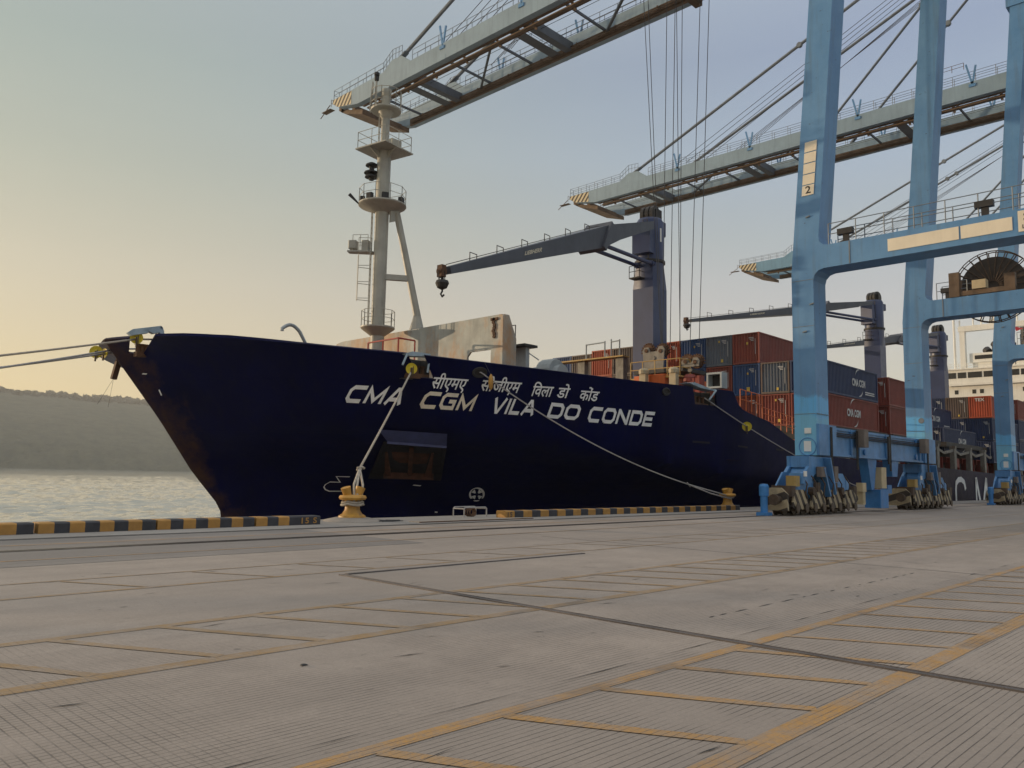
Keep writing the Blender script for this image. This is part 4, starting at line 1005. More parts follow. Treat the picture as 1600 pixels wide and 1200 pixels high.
# first bay: outer rows step down towards the quay
S1 = [(.9,.25,.18)]; S2 = [(1.1,2.0,.14),(.8,.3,.2)]
container(BX1, row(2), TZ[2], 12.19, C_RED, 'brown-red container at the top outer corner of the front stack, its long side showing', sticker=[(1.0,1.6,.16)])
container(BX1, row(3), TZ[2], 12.19, C_GREY, 'grey-blue container in the top tier, next to the brown-red corner one', sticker=S2)
container(BX1, row(4), TZ[2], 12.19, C_BLUE, 'bright blue container in the top tier, between a grey-blue and an orange-red one', sticker=[(1.0,1.8,.14)])
container(BX1, row(5), TZ[2], 12.19, C_ORANGE, 'orange-red container in the top tier just right of the first ship crane tower')
container(BX1, row(6), TZ[2], 12.19, C_RED, 'brown-red container in the top tier mostly hidden behind the first ship crane tower')
container(BX1, row(7), TZ[2], 12.19, C_BROWN, 'weathered brown container in the top tier just left of the first ship crane tower', mark=False)
container(BX1, row(8), TZ[2], 12.19, C_ORANGE, 'bright orange-red container standing behind the yellow lashing platform')
container(BX1, row(9), TZ[2]-.25, 12.19, C_BROWN, 'brown container with a plain front between the orange-red and the leftmost blue one', mark=False)
container(BX1, row(10), TZ[2]-.25, 12.19, C_BLUE, 'leftmost container of the front stack, blue with rusty ribs', mark=False)
container(BX1, row(0), TZ[1], 12.19, C_NAVY, 'navy container with white lettering, second tier beside the first gantry leg', has_logo=.52, code=True)
container(BX1, row(1), TZ[1], 12.19, C_GREY, 'grey-brown container in the second tier right beside the first gantry leg', frame=C_BROWN, sticker=S1)
container(BX1, row(2), TZ[1], 12.19, C_BLUE, 'blue container with a yellow sticker directly under the brown-red corner container', sticker=[(1.0,1.7,.14),(.9,.3,.28)])
container(BX1, row(3), TZ[1], 12.19, C_RED, 'brown-red container in the second tier under the grey-blue one', sticker=S1)
container(BX1, row(4), TZ[1], 12.19, C_BLUE, 'blue container in the second tier half hidden by the red deck house')
container(BX1, row(5), TZ[1], 12.19, C_RED, 'dark red container low in the front stack behind the orange spreader')
container(BX1, row(6), TZ[1], 12.19, C_ORANGE, 'orange-red container low behind the first ship crane tower', mark=False)
container(BX1, row(7), TZ[1], 12.19, C_BROWN, 'brown container low to the left of the first ship crane tower', mark=False)
container(BX1, row(8), TZ[1], 12.19, C_ORANGE, 'orange-red container under the yellow lashing platform', mark=False)
container(BX1, row(10), TZ[1]-.25, 12.19, C_BLUE, 'blue container low at the left end of the front stack', mark=False)
container(BX1, row(0), TZ[0], 12.19, C_RED, 'brown-red container with white lettering above the blue sill beam of the first gantry crane', has_logo=.42)
container(BX1, row(1), TZ[0], 12.19, C_RED, 'dark red container in the lowest tier behind the orange guard rail, nearer the gantry leg', sticker=S2)
container(BX1, row(2), TZ[0], 12.19, C_RED, 'dark red container in the lowest tier under the blue one with a yellow sticker')
# second bay
B2 = 76.6
container(B2, row(0), TZ[1], 12.19, C_RED, 'red container with a white code column in the second bay, second tier', code=True)
container(B2, row(0), TZ[0], 12.19, C_RED, 'red container with a white code column in the second bay, lowest tier', code=True)
container(B2, row(1), TZ[1], 12.19, C_RED, 'dark red container inboard in the second bay, second tier')
container(B2, row(1), TZ[0], 12.19, C_RED, 'dark red container inboard in the second bay, lowest tier')
# third bay: a lower stack with lettered sides
B3 = 92.3
container(B3, row(0), 5.0, 12.19, C_NAVY, 'navy container with white lettering low behind the second gantry leg', has_logo=.42)
container(B3, row(1), 7.62, 12.19, C_NAVY, 'navy container with white lettering one tier up behind the second gantry leg', has_logo=.40, code=True)
container(B3, row(2), 7.62, 12.19, C_NAVY, 'plain navy container inboard behind the second gantry leg')
# fourth bay
B4 = 107.2; Z4 = [6.02, 8.64, 9.95-.0]; Z4 = [4.2, 6.85, 9.5]
cols4 = [('outermost', 0), ('second from the outside', 1), ('third from the outside', 2), ('fourth from the outside', 3)]
tex = container(B4, 24.9, Z4[2], 6.06, C_ORANGE, 'orange-red container with a white word high up in front of the cream bridge', mark=False)
vs, fs, W = font_mesh('TEX', lambda u, v: (B4-.02, 24.9+1.75-u, Z4[2]+2.0+v), .5, .03, 1.1); mb = MB(); mb.add(vs, fs); build_each(mb, 'lettering', m_mark, tex)
container(B4, 24.9+ROW, Z4[2], 12.19, C_BROWN, 'brown-grey container high up in front of the cream bridge, next to the orange-red one', sticker=S1)
container(B4, 24.9+2*ROW, Z4[2], 12.19, C_NAVY, 'dark blue container with a yellow sticker high up in front of the cream bridge', sticker=S1)
container(B4, 24.9+3*ROW, Z4[2], 12.19, C_NAVY, 'dark blue container high up below the cream bridge, beside the second gantry leg')
container(B4, 24.9, Z4[1], 12.19, C_NAVY, 'dark navy container in the middle tier under the orange-red one below the bridge', sticker=S1)
container(B4, 24.9+ROW, Z4[1], 12.19, C_NAVY, 'dark navy container in the middle tier under the brown-grey one below the bridge')
container(B4, 24.9+2*ROW, Z4[1], 12.19, C_NAVY, 'dark navy container in the middle tier, third from the outside below the bridge')
container(B4, 24.9+ROW, Z4[0], 12.19, C_ORANGE, 'orange-red container low in the stack below the bridge, above the white hull letters', mark=False)
container(B4, 24.9, Z4[0], 12.19, C_NAVY, 'dark navy container low and outermost in the stack below the bridge')
# fifth bay, right of the third gantry leg
B5 = 121.5
container(B5, 25.2, 10.2, 12.19, C_RED, 'dark red container just right of the third gantry leg, top of its stack')
container(B5, 25.2, 7.55, 12.19, C_NAVY, 'navy container with white lettering just right of the third gantry leg', has_logo=.30, code=True)
container(B5, 25.2, 4.9, 12.19, C_NAVY, 'navy container with white lettering, lowest in the stack right of the third gantry leg', has_logo=.30)
# ================================================================= SHIP-TO-SHORE CRANES
def sts_paint(name, bands=True):
    m, nt, b, v = base(name, 0.45)
    sep = nt.nodes.new('ShaderNodeSeparateXYZ'); nt.links.new(v, sep.inputs[0])
    n = noise(nt, v, 0.5, 6, 0.65)
    c = mixc(nt, ramp(nt, n, [(0.3, 0.0), (0.7, 1.0)]), (0.075, 0.20, 0.385), (0.12, 0.265, 0.46))
    if bands:
        wz = math_(nt, 'ADD', sep.outputs[2], math_(nt, 'MULTIPLY', noise(nt, v, 0.9, 3), 0.9))
        low = ramp(nt, math_(nt, 'DIVIDE', wz, 20.0), [(0.318, 1.0), (0.322, 0.0)])
        c = mixc(nt, low, c, mixc(nt, n, (0.09, 0.36, 0.68), (0.14, 0.43, 0.72)))
        low2 = ramp(nt, math_(nt, 'DIVIDE', wz, 20.0), [(0.262, 1.0), (0.272, 0.0)])
        c = mixc(nt, low2, c, (0.16, 0.43, 0.62))
    s = ramp(nt, noise(nt, v, 1.0, 5, 0.65, 2.2, 2.2, 0.15), [(0.52, 0.0), (0.75, 1.0)])
    c = mixc(nt, math_(nt, 'MULTIPLY', s, 0.5), c, (0.09, 0.12, 0.14))
    chip = ramp(nt, noise(nt, v, 4.5, 3, 0.55, 1, .6, 1.6), [(0.70, 0.0), (0.73, 1.0)])
    c = mixc(nt, math_(nt, 'MULTIPLY', chip, 0.75), c, (0.05, 0.055, 0.06))
    nt.links.new(c, b.inputs['Base Color']); return m
m_sts = sts_paint('pale_blue_gantry_paint'); m_sill = paint('mid_blue_gantry_paint', (0.07, 0.21, 0.43), 0.45, 0, 0.25, 0.9, 0.22, (0.06, 0.05, 0.045), 0.4)
m_boom = paint('grey_blue_boom_paint', (0.225, 0.30, 0.355), 0.5, 0, 0.12, 0.4, 0.14, (0.22, 0.13, 0.07), 0.3)
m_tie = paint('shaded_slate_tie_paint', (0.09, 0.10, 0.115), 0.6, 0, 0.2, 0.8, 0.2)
m_tray = paint('rusty_brown_cable_tray', (0.135, 0.088, 0.055), 0.75, 0, 0.35, 1.2, 0.4)
m_stay = paint('grey_stay_rod', (0.16, 0.18, 0.20), 0.5, 0.2, 0.2, 1)
m_rope = paint('dark_wire_rope', (0.05, 0.052, 0.058), 0.6, 0.3, 0.2, 3, streak=0)
m_board = paint('cream_sign_board', (0.72, 0.64, 0.50), 0.6, 0, 0.07, 0.8, streak=0.15)
m_spoke = paint('rusty_reel_spoke', (0.085, 0.05, 0.028), 0.75, 0, 0.3, 2, 0.3)
m_black = paint('black_sign_paint', (0.03, 0.028, 0.028), 0.6, streak=0)
m_reelb = paint('wound_black_cable', (0.045, 0.033, 0.026), 0.7, 0, 0.3, 2.5, 0.3)
m_bogb = paint('greasy_brown_steel', (0.07, 0.045, 0.03), 0.65, 0.2, 0.45, 2.5, 0.4)
m_kbox = paint('dull_yellow_box_paint', (0.36, 0.24, 0.075), 0.6, 0, 0.2, 2, 0.3)
m_wheel = paint('worn_wheel_steel', (0.075, 0.052, 0.036), 0.5, 0.2, 0.3, 3, 0.35)
m_lightbox = paint('cream_cabinet_paint', (0.50, 0.40, 0.24), 0.5, 0, 0.15, 1.5, 0.2)
m_brbox = paint('dusty_brown_box', (0.16, 0.13, 0.11), 0.7, 0, 0.25, 2)
m_blue = paint('bright_blue_paint', (0.03, 0.17, 0.42), 0.45, 0, 0.2, 2, 0.15)
def stripes(name, c1, c2, per, ay, az, ax=0.0, wear=.3):
    m, nt, b, v = base(name, 0.6); sep = nt.nodes.new('ShaderNodeSeparateXYZ'); nt.links.new(v, sep.inputs[0])
    q = math_(nt, 'ADD', math_(nt, 'ADD', math_(nt, 'MULTIPLY', sep.outputs[1], ay), math_(nt, 'MULTIPLY', sep.outputs[2], az)), math_(nt, 'MULTIPLY', sep.outputs[0], ax))
    f = math_(nt, 'FRACT', math_(nt, 'DIVIDE', q, per)); f = ramp(nt, f, [(0.48, 0.0), (0.52, 1.0)])
    c = mixc(nt, f, c1, c2); d = ramp(nt, noise(nt, v, 3, 6, 0.7), [(0.4, 0.0), (0.75, 1.0)])
    c = mixc(nt, math_(nt, 'MULTIPLY', d, wear), c, (0.07, 0.05, 0.035)); nt.links.new(c, b.inputs['Base Color']); return m
m_tip = stripes('cream_and_dark_hazard_stripes', (0.62, 0.52, 0.33), (0.07, 0.05, 0.035), 0.75, 1.0, 0.8)
m_bog = stripes('worn_cream_and_brown_hazard_stripes', (0.40, 0.32, 0.20), (0.028, 0.019, 0.015), 0.58, 0.25, 0.75, 1.0, .55)

X1, X2 = 39.7, 41.2; X3, X4 = 56.45, 57.95
XC = (X1+X4)/2
crane = thing('gantry_crane', (XC, 17.5, 0), 'nearest tall pale blue quay crane, with a cream number board on one leg', 'crane', 'ship-to-shore cranes along the quay')
def fil(cx, cz, r, a0, a1, n=6): return [(cx+r*math.cos(R(a0+(a1-a0)*i/n)), cz+r*math.sin(R(a0+(a1-a0)*i/n))) for i in range(n+1)]
def frame(x0, x1):
    def so(z): return 18.12-0.0865*(z-12.6)       # outer edge of the upper leg
    def si(z): return 16.72-0.0865*(z-13.6)
    o = [(18.15,2.92),(18.15,12.3),(18.1,12.9),(so(44),44.0),(si(44)+.12,44.0)]
    o += [(si(14.1),14.1)]+[(si(13.6)-.02-.45*(1-math.cos(R(a))), 14.05-.47*math.sin(R(a))) for a in (30,60,90)]
    o += [(-11.2,13.58)]+[(-11.2-.5*math.sin(R(a)), 14.08-.5*math.cos(R(a))) for a in (30,60,90)]+[(-11.7,44.0),(-13.0,44.0),(-13.0,2.92),(-11.75,2.92)]
    o += [(-11.75,11.9)]+[(-11.25-.5*math.cos(R(a)), 11.9+.5*math.sin(R(a))) for a in (30,60,90)]
    o += [(16.45-.0,12.4)]+[(16.45+.55*math.sin(R(a)), 11.85+.55*math.cos(R(a))) for a in (30,60,90)]+[(17.0,2.92)]
    return MB().prism(o, 0, x0, x1)
f1 = frame(X1, X2).build('portal_frame', m_sts, crane)
mb = MB()
for z in (5.0, 9.5, 11.9): mb.box(X1-.012, X1-.002, 17.02, 18.13, z, z+.025)
mb.box(X1-.02, X1-.002, 15.1, 15.16, 12.42, 13.56); mb.box(X1+.02, X2-.02, 16.96, 16.998, 5.0, 5.03)
for z, y in ((9.2,17.6),(10.6,17.2),(15.2,17.3)): mb.bar((X1-.05,y,z), (X1-.05,y-.22,z+.05), .05, .06)
build_each(mb, 'weld_seam', m_stay, f1)
mb = MB()
for yb, zb, w, h in ((17.62,4.02,.34,.28),(17.66,3.12,.36,.52)): mb.box(X1-.04, X1-.003, yb-w, yb, zb, zb+h)
build_each(mb, 'notice_plate', m_white, f1)
mb = MB(); mb.path([(X1-.01,17.48+math.cos(R(15*i))*.44,3.36+math.sin(R(15*i))*.44) for i in range(25)], .025, 5); mb.build('ring_marking', m_sill, f1)
f2 = frame(X3, X4).build('portal_frame', m_sts, crane)
mb = MB()
for z in (5.0, 9.5, 11.9): mb.box(X3-.012, X3-.002, 17.02, 18.13, z, z+.025)
mb.box(X3-.02, X3-.002, 15.6, 15.66, 12.42, 13.56); mb.lathe([(.18,-.003),(.18,-.03)], (X3,17.2,5.7), 12, 'x'); build_each(mb, 'weld_seam', m_stay, f2)
# number board on the leg and boards on the portal beam (they face along the quay)
mb = MB()
def lp(y, z): return (X1-.03, y, z)
zb0, zb1 = 16.38, 19.28
for i in range(5):
    a, b_ = zb0+(zb1-zb0)*i/5, zb0+(zb1-zb0)*(i+1)/5-.05; sh = lambda z: -.0865*(z-zb0)
    mb.add([lp(17.50+sh(a),a), lp(16.86+sh(a),a), lp(16.86+sh(b_),b_), lp(17.50+sh(b_),b_)], [(3,2,1,0)])
nb = mb.build('number_board', m_board, crane)
vs, fs, W = font_mesh('2', lambda u, v: (X1-.036, 17.30-u, zb0+.1+v), .55, .02, 1.1); mb = MB(); mb.add(vs, fs); mb.build('number', m_black, nb)
mb = MB()
mb.box(X1-.03, X1-.004, 10.2, 13.3, 12.68, 13.28); mb.box(X1-.03, X1-.004, 8.08, 10.12, 12.68, 13.28); b1 = mb.build('sign_board', m_board, crane)
mb = MB(); mb.box(X1-.03, X1-.004, 6.6, 7.86, 12.55, 13.48); b2 = mb.build('sign_board', m_board, crane)
mb = MB()
for t, s, y, z in (('S', .5, 7.66, 13.02), ('LIE', .24, 7.72, 12.68)): vs, fs, W = font_mesh(t, lambda u, v: (X1-.036, y-u, z+v), s, .02); mb.add(vs, fs)
mb.build('lettering', m_black, b2)
def walk(xa, y0, y1, z): 
    mb = MB(); mb.rail([(xa,y0,z),(xa,y1,z)], 1.1, 1.35, .028, 1); mb.rail([(xa+1.2,y0,z),(xa+1.2,y1,z)], 1.1, 1.35, .028, 1); mb.build('walkway_rail', m_stay, crane)
walk(X1+.12, 16.2, -11, 13.58); walk(X3+.12, 16.0, 14.2, 13.58)
mb = MB()
for xx in (X1+.15, X3+.15):
    for yy in (15.3, 9.1): mb.box(xx-.1, xx+.2, yy-.3, yy+.45, 14.0, 14.3); mb.box(xx, xx+.1, yy-.1, yy+.2, 13.58, 14.0)
build_each(mb, 'floodlight', m_dark, crane)
# sill beams between the legs, with cable runs, lifting lugs and boxes
def sill(y0, y1):
    mb = MB(); mb.box(X2+.003, X3-.003, y0+.12, y1-.05, 2.98, 4.42); mb.box(X1-.03, X2+.6, y0-.03, y0+.11, 2.94, 4.5); mb.box(X3-.6, X4+.03, y0-.03, y0+.11, 2.94, 4.5)
    for x in (41.9, 43.9, 45.0, 49.1, 49.9, 55.0, 55.7): mb.box(x, x+.08, y0+.02, y0+.118, 2.99, 4.41)
    mb.box(X2+.6, X3-.6, y0+.05, y0+.118, 4.3, 4.43); mb.box(X2+.6, X3-.6, y0+.05, y0+.118, 2.95, 3.06)
    ob = mb.build('sill_beam', m_sill, crane)
    mb = MB()
    for z in (3.98, 4.06, 4.15): mb.tube((X2+.2,y0+.0,z), (X3,y0+.0,z-.02), .032, 5)
    for x in (41.0, 44.4, 49.4, 56.2): 
        for k in range(3): mb.tube((x+.08*k,y0-.06,4.4), (x+.08*k,y0-.06,2.3), .035, 5)
    mb.box(49.2, 49.55, y0-.08, y0+.0, 2.7, 4.3); mb.build('cable_run', m_dark, ob)
    mb = MB()
    for x in (45.9, 54.4):
        for z in (4.22, 3.28): mb.lathe([(.17,-.07),(.17,.0),(.1,.0),(.1,-.08)], (x,y0+.1,z), 14, 'y')
    build_each(mb, 'lifting_lug', m_blue, ob)
    mb = MB(); mb.cbox((44.9,y0-.22,3.98), (.62,.4,.95), .04); mb.cbox((55.1,y0-.22,3.98), (.7,.4,.9), .04); build_each(mb, 'junction_box', m_brbox, ob)
    return ob
sill(16.9, 18.2); sill(-13.05, -11.7)
# bogies
def bogie(xc, y0, y1):
    yc = (y0+y1)/2; mb = MB()
    for yy in (y0+.02, y1-.2):                # equalizer plates
        mb.prism([(xc-1.7,2.85),(xc+1.7,2.85),(xc+1.7,2.35),(xc+2.3,1.95),(xc+2.9,1.3),(xc+2.2,1.2),(xc+.9,2.0),(xc-.9,2.0),(xc-2.2,1.2),(xc-2.9,1.3),(xc-2.3,1.95),(xc-1.7,2.35)], 1, yy, yy+.16)
        for s in (-1, 1):
            xs = xc+s*2.45; mb.prism([(xs-.35,2.05),(xs+.35,2.05),(xs+1.5,1.15),(xs+1.35,.62),(xs+.8,.62),(xs,1.25),(xs-.8,.62),(xs-1.35,.62),(xs-1.5,1.15)], 1, yy-.09, yy-.003)
    mb.box(xc-1.65, xc+1.65, y0+.2, y1-.2, 2.3, 2.86); mb.bar((xc-1.2,yc,2.3), (xc-2.5,yc,1.1), .7, .4); mb.bar((xc+1.2,yc,2.3), (xc+2.5,yc,1.1), .7, .4)
    mb.bar((xc+.3,y0-.1,2.8), (xc+1.0,y0-.1,1.0), .12, .5, (0,1,0)); mb.bar((xc-.5,y0-.1,2.3), (xc+.3,y0-.1,.9), .14, .45, (0,1,0))
    mb.cbox((xc-2.9,y0+.1,1.75), (.8,.7,.5), .05); mb.cbox((xc+3.4,y0+.2,1.4), (.6,.6,.6), .1)
    ob = mb.build('bogie', m_sill, crane)
    mb = MB()
    for i in range(4):                          # striped wheel guards
        x = xc-3.45+2.3*i; mb.prism([(x-1.0,.42),(x-.82,.95),(x-.4,1.22),(x+.4,1.22),(x+.82,.95),(x+1.0,.42),(x+.75,.30),(x-.75,.30)], 1, y0-.22, y0-.12)
        mb.prism([(x-1.0,.42),(x-.82,.95),(x-.4,1.22),(x+.4,1.22),(x+.82,.95),(x+1.0,.42),(x+.75,.30),(x-.75,.30)], 1, y1+.05, y1+.15)
    for s in (-1, 1): mb.prism([(y0-.1,.25),(y1,.25),(y1,1.0),(y1-.3,1.3),(y0+.2,1.3),(y0-.1,1.0)], 0, xc+s*4.75-.1, xc+s*4.75+.1)
    mb.build('wheel_guard', m_bog, ob)
    for i in range(8):
        x = xc-4.03+1.15*i; mb = MB(); mb.lathe([(.1,-.25),(.36,-.24),(.36,-.17),(.31,-.15),(.31,.15),(.36,.17),(.36,.24),(.1,.25)], (x, yc, .36), 16, 'y')
        mb.tube((x,yc,.36), (x,y0-.28,.36), .12, 8); mb.lathe([(.1,.06),(.2,.03),(.24,0),(.2,-.02)], (x, y0-.30, .36), 10, 'y'); mb.build('wheel', m_wheel, ob)
    mb = MB()
    for s in (-1, 1): mb.cbox((xc+s*4.3,yc-.3,1.15), (.7,1.0,.5), .1); mb.tube((xc+s*4.85,yc-.3,.75), (xc+s*5.4,yc-.3,.75), .17, 10); mb.tube((xc+s*5.35,yc-.3,.75), (xc+s*5.5,yc-.3,.75), .26, 10)
    mb.box(xc-4.0, xc+4.0, yc-.3, yc+.3, .52, .66)
    for i in range(3): mb.cbox((xc-2.3+2.3*i,yc,.72), (1.2,1.0,.4), .1)
    for i in range(8): mb.box(xc-4.03+1.15*i-.16, xc-4.03+1.15*i+.16, y0-.2, y0-.02, .25, .95)
    for i in range(6):
        x = xc-3.0+1.2*i; mb.path([(x,y0-.12,1.9),(x+.15,y0-.3,1.5),(x+.05,y0-.25,1.0),(x+.35,y0-.22,.8)], .035, 5)
    for s in (-1, 1): mb.cbox((xc+s*1.2,y0-.08,1.35), (.5,.4,.45), .08); mb.tube((xc+s*2.0,y0-.35,1.15), (xc+s*2.0,y0+.2,1.15), .2, 10)
    mb.build('wheel_truck', m_bogb, ob)
    mb = MB(); mb.cbox((xc-3.75,y0+.05,1.62), (.6,.5,.5), .06); mb.build('warning_box', m_kbox, ob)
    mb = MB(); mb.box(xc-3.2, xc-2.85, y0-.31, y0-.27, 1.85, 2.1); build_each(mb, 'notice_plate', m_white, ob)
    mb = MB(); mb.cbox((xc-.55,y0-.16,2.1), (.6,.3,.5), .04); mb.cbox((xc+1.25,y0-.16,2.0), (.5,.3,.8), .04); build_each(mb, 'junction_box', m_brbox, ob)
    return ob
for xb in ((X1+X2)/2, (X3+X4)/2):
    for q0, q1 in ((16.95, 18.15), (-13.0, -11.75)):
        n0 = set(bpy.data.objects); bg_ = bogie(xb, q0, q1)
        for o in set(bpy.data.objects)-n0:          # shorten the whole set lengthwise about the leg
            for v in o.data.vertices: v.co.x = (v.co.x+XC-xb)*.86-.35-XC+xb
# storm brake and cabinets hanging between the bogies
mb = MB(); mb.cbox((48.1,17.2,.72), (1.25,.9,1.05), .04); mb.prism([(46.6,2.98),(48.0,2.98),(47.5,1.2),(47.1,1.2)], 1, 17.1, 17.6); mb.prism([(50.3,2.98),(51.6,2.98),(51.3,2.0),(50.5,2.0)], 1, 17.1, 17.6); mb.box(49.9, 50.6, 17.2, 17.6, 1.0, 1.5); build_each(mb, 'storm_brake', m_blue, crane)
mb = MB(); mb.cbox((48.55,17.15,1.9), (.75,.5,1.2), .03); mb.build('control_cabinet', m_lightbox, crane)
mb = MB(); mb.cbox((46.1,17.3,1.35), (.5,.4,.5), .04); mb.cbox((46.15,17.35,.75), (.36,.4,.69), .04); mb.build('control_cabinet', m_lightbox, crane)
mb = MB(); mb.lathe([(.17,0),(.17,.75),(.22,.77),(.23,1.2),(.18,1.3),(.05,1.32)], (35.35,17.7,.15), 14); mb.box(35.05, 35.65, 17.45, 17.95, .0, .16); mb.build('buffer_beacon', m_blue, crane)
# cable reel on the second portal beam
rc = at(1553,448,0,58.45); mb = MB(); rr = 1.95
mb.lathe([(.5,-.12),(rr,-.12),(rr,.12),(.5,.12)], (58.45,rc.y,rc.z), 40, 'x'); reel = mb.build('cable_reel', m_reelb, crane)
mb = MB(); n = 26
for sx in (-.22, .22):
    mb.path([(58.45+sx, rc.y+math.cos(2*math.pi*i/40)*2.32, rc.z+math.sin(2*math.pi*i/40)*2.32) for i in range(41)], .035, 5)
    for i in range(n): a = 2*math.pi*i/n; mb.tube((58.45+sx,rc.y+.35*math.cos(a),rc.z+.35*math.sin(a)), (58.45+sx,rc.y+2.32*math.cos(a),rc.z+2.32*math.sin(a)), .035, 5)
mb.build('reel_spokes', m_spoke, reel)
mb = MB(); zb_ = 13.6
for yy in (rc.y-1.3, rc.y+1.75): mb.box(56.5, 56.9, yy-.3, yy+.3, zb_, rc.z+.35)
mb.box(56.48, 56.92, rc.y-1.6, rc.y+2.05, rc.z-.75, rc.z-.45); mb.bar((56.7,rc.y+1.5,zb_+.1), (56.7,rc.y+.5,rc.z-.6), .3, .18); mb.bar((56.7,rc.y-1.2,zb_+.1), (56.7,rc.y-.2,rc.z-.6), .3, .18)
mb.box(56.4, 56.9, rc.y+1.5, rc.y+2.1, zb_, zb_+1.6); mb.build('reel_frame', m_tray, reel)
mb = MB(); mb.cbox((56.6,rc.y+.35,rc.z-.15), (.6,.8,.55), .03); mb.build('reel_motor', m_lightbox, reel)
# twin boom girders
BZ0, BZ1 = 39.15, 40.75
XA, XB, XD, XE = 45.4, 46.15, 52.3, 53.1
prof = [(-28,BZ0),(66.5,BZ0),(69.9,39.85),(71.0,40.55),(71.0,40.95),(62.3,41.05),(60.9,41.85),(59.4,41.75),(58.0,BZ1),(-28,BZ1)]
for x0, x1 in ((XA, XB), (XD, XE)):
    mb = MB(); mb.prism(prof, 0, x0, x1); sx = 1 if x0 < 50 else -1; xi = x1 if x0 < 50 else x0
    ob = mb.build('boom_girder', m_boom, crane)
    mb = MB(); xt = xi+sx*.35; mb.box(min(xi-sx*.12,xi+sx*.1), max(xi-sx*.12,xi+sx*.1), -28, 66.4, BZ0-.1, BZ0-.003); mb.box(min(xi+sx*.004,xi+sx*.1), max(xi+sx*.004,xi+sx*.1), -28, 66.4, BZ0+.0, BZ0+.62)
    dz0 = 0 if x0 < 50 else .42
    tw = .5 if x0 < 50 else .2
    mb.box(min(xi+sx*.11,xi+sx*tw), max(xi+sx*.11,xi+sx*tw), -28, 66, BZ0-.34+dz0, BZ0-.22+dz0); mb.box(min(xi+sx*(tw-.08),xi+sx*tw), max(xi+sx*(tw-.08),xi+sx*tw), -28, 66, BZ0-.219+dz0, BZ0-.0+dz0)
    for k in range(22): y = 64-4.2*k; mb.bar((xi+sx*.1,y,BZ0+dz0), (xi+sx*(tw+.12),y,BZ0-tw+dz0), .12, .22, (0,1,0)); mb.bar((xi+sx*(tw+.1),y,BZ0-tw+dz0), (xi+sx*(tw+.1),y,BZ0+.1+dz0), .09, .12, (0,1,0))
    for dz in (-.12, .1): mb.tube((xi+sx*(tw+.15),66,BZ0-.15+dz+dz0), (xi+sx*(tw+.15),-28,BZ0-.15+dz+dz0), .05, 5)
    mb.build('trolley_rail', m_tray, ob)
    mb = MB()
    for k in range(12): y = 61-8.0*k; mb.box(x0-.015, x1+.015, y-.09, y+.09, BZ0-.02, BZ0+.4)
    build_each(mb, 'girder_rib', m_boom, ob)
    mb = MB(); xo = x0+.06 if x0 < 50 else x1-.06; xo2 = x1-.06 if x0 < 50 else x0+.06
    for q in (xo, xo2): mb.rail([(q,70.9,40.95),(q,62.3,41.05)], 1.05, 1.5, .03); mb.rail([(q,57.8,BZ1),(q,-20,BZ1)], 1.05, 1.9, .03)
    mb.rail([(x0+.06,70.9,40.95),(x1-.06,70.9,40.95)], 1.05, 1.5, .03)
    mb.rail([(xo,62.3,41.05),(xo,60.9,41.9),(xo,59.4,41.8)], 1.05, .5, .03)
    for i in range(8): mb.box(x0+.1, x1-.1, 62.3-.2*i-.1, 62.3-.2*i+.1, 41.06+.1*i, 41.1+.1*i)
    mb.build('walkway_rail', m_stay, ob)
    mb = MB()
    for y in (53.4, 43.5, 31.0, 20.0): mb.bar((xo,y,BZ1-.3), (xo,y+.5,BZ1+1.9), .12, .16, (0,1,0)); mb.bar((xo,y,BZ1-.3), (xo,y-.35,BZ1+1.6), .12, .16, (0,1,0)); mb.box(xo-.15, xo+.15, y-.3, y+.3, BZ1-.55, BZ1-.25)
    build_each(mb, 'stay_support', m_sts, ob)
    mb = MB(); xs = x0-.02 if x0 < 50 else x1+.02
    p_ = [(70.3,40.05),(69.9,39.86),(67.6,39.45),(67.6,40.9),(71.0,40.93),(71.0,40.57)]; mb.add([(xs,y,z) for y, z in p_], [tuple(range(6)) if x0 < 50 else tuple(range(5,-1,-1))]); mb.build('hazard_stripes', m_tip, ob)
mb = MB()
mb.prism([(66.6,BZ0-.3),(69.9,39.8),(70.9,40.5),(70.9,40.0),(69.7,39.3),(66.6,BZ0-.8)], 0, XB, XD)
for k, y in enumerate((70.2, 68.2)): mb.box(XB, XD, y-.25, y+.25, 39.7-.4*k, 40.1-.4*k)
mb.rail([(XA,71.3,40.3),(XE,71.3,40.3)], .8, 1.5, .03); mb.box(XA-.3, XA+.3, 71.0, 72.6, 39.9, 39.95); mb.tube((XA-.2,71.2,40.4),(XA-.2,72.9,39.4),.05,5)
mb.build('boom_tip', m_tray, crane)
mb = MB()
for y in (58.5, 44.0, 26.0, 8.0): mb.box(XB+.003, XD-.003, y-.35, y+.35, BZ0+.1, BZ0+.9); mb.box(XB+.2, XD-.2, y+.9, y+1.9, BZ0+.15, BZ0+.2); mb.rail([(XB+.2,y+1.9,BZ0+.2),(XD-.2,y+1.9,BZ0+.2)], 1.05, 1.4, .03)
for y in (51.5, 36): mb.bar((XB,y-4,BZ0+.4), (XD,y+4,BZ0+.4), .2, .2)
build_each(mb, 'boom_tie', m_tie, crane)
mb = MB()
for y in (64.5, 54, 48.5, 40, 31, 22, 15):
    mb.box(XB+.003, XD-.003, y-.08, y+.08, BZ0+.5, BZ0+.7)
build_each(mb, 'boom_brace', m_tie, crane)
mb = MB()
for dx in (-1.9, -1.2, 1.2, 1.9): mb.tube((49.25+dx,66,BZ0+.55+.15*dx), (49.25+dx,-20,BZ0+.55+.15*dx), .022, 4)
mb.build('trolley_rope', m_rope, crane)
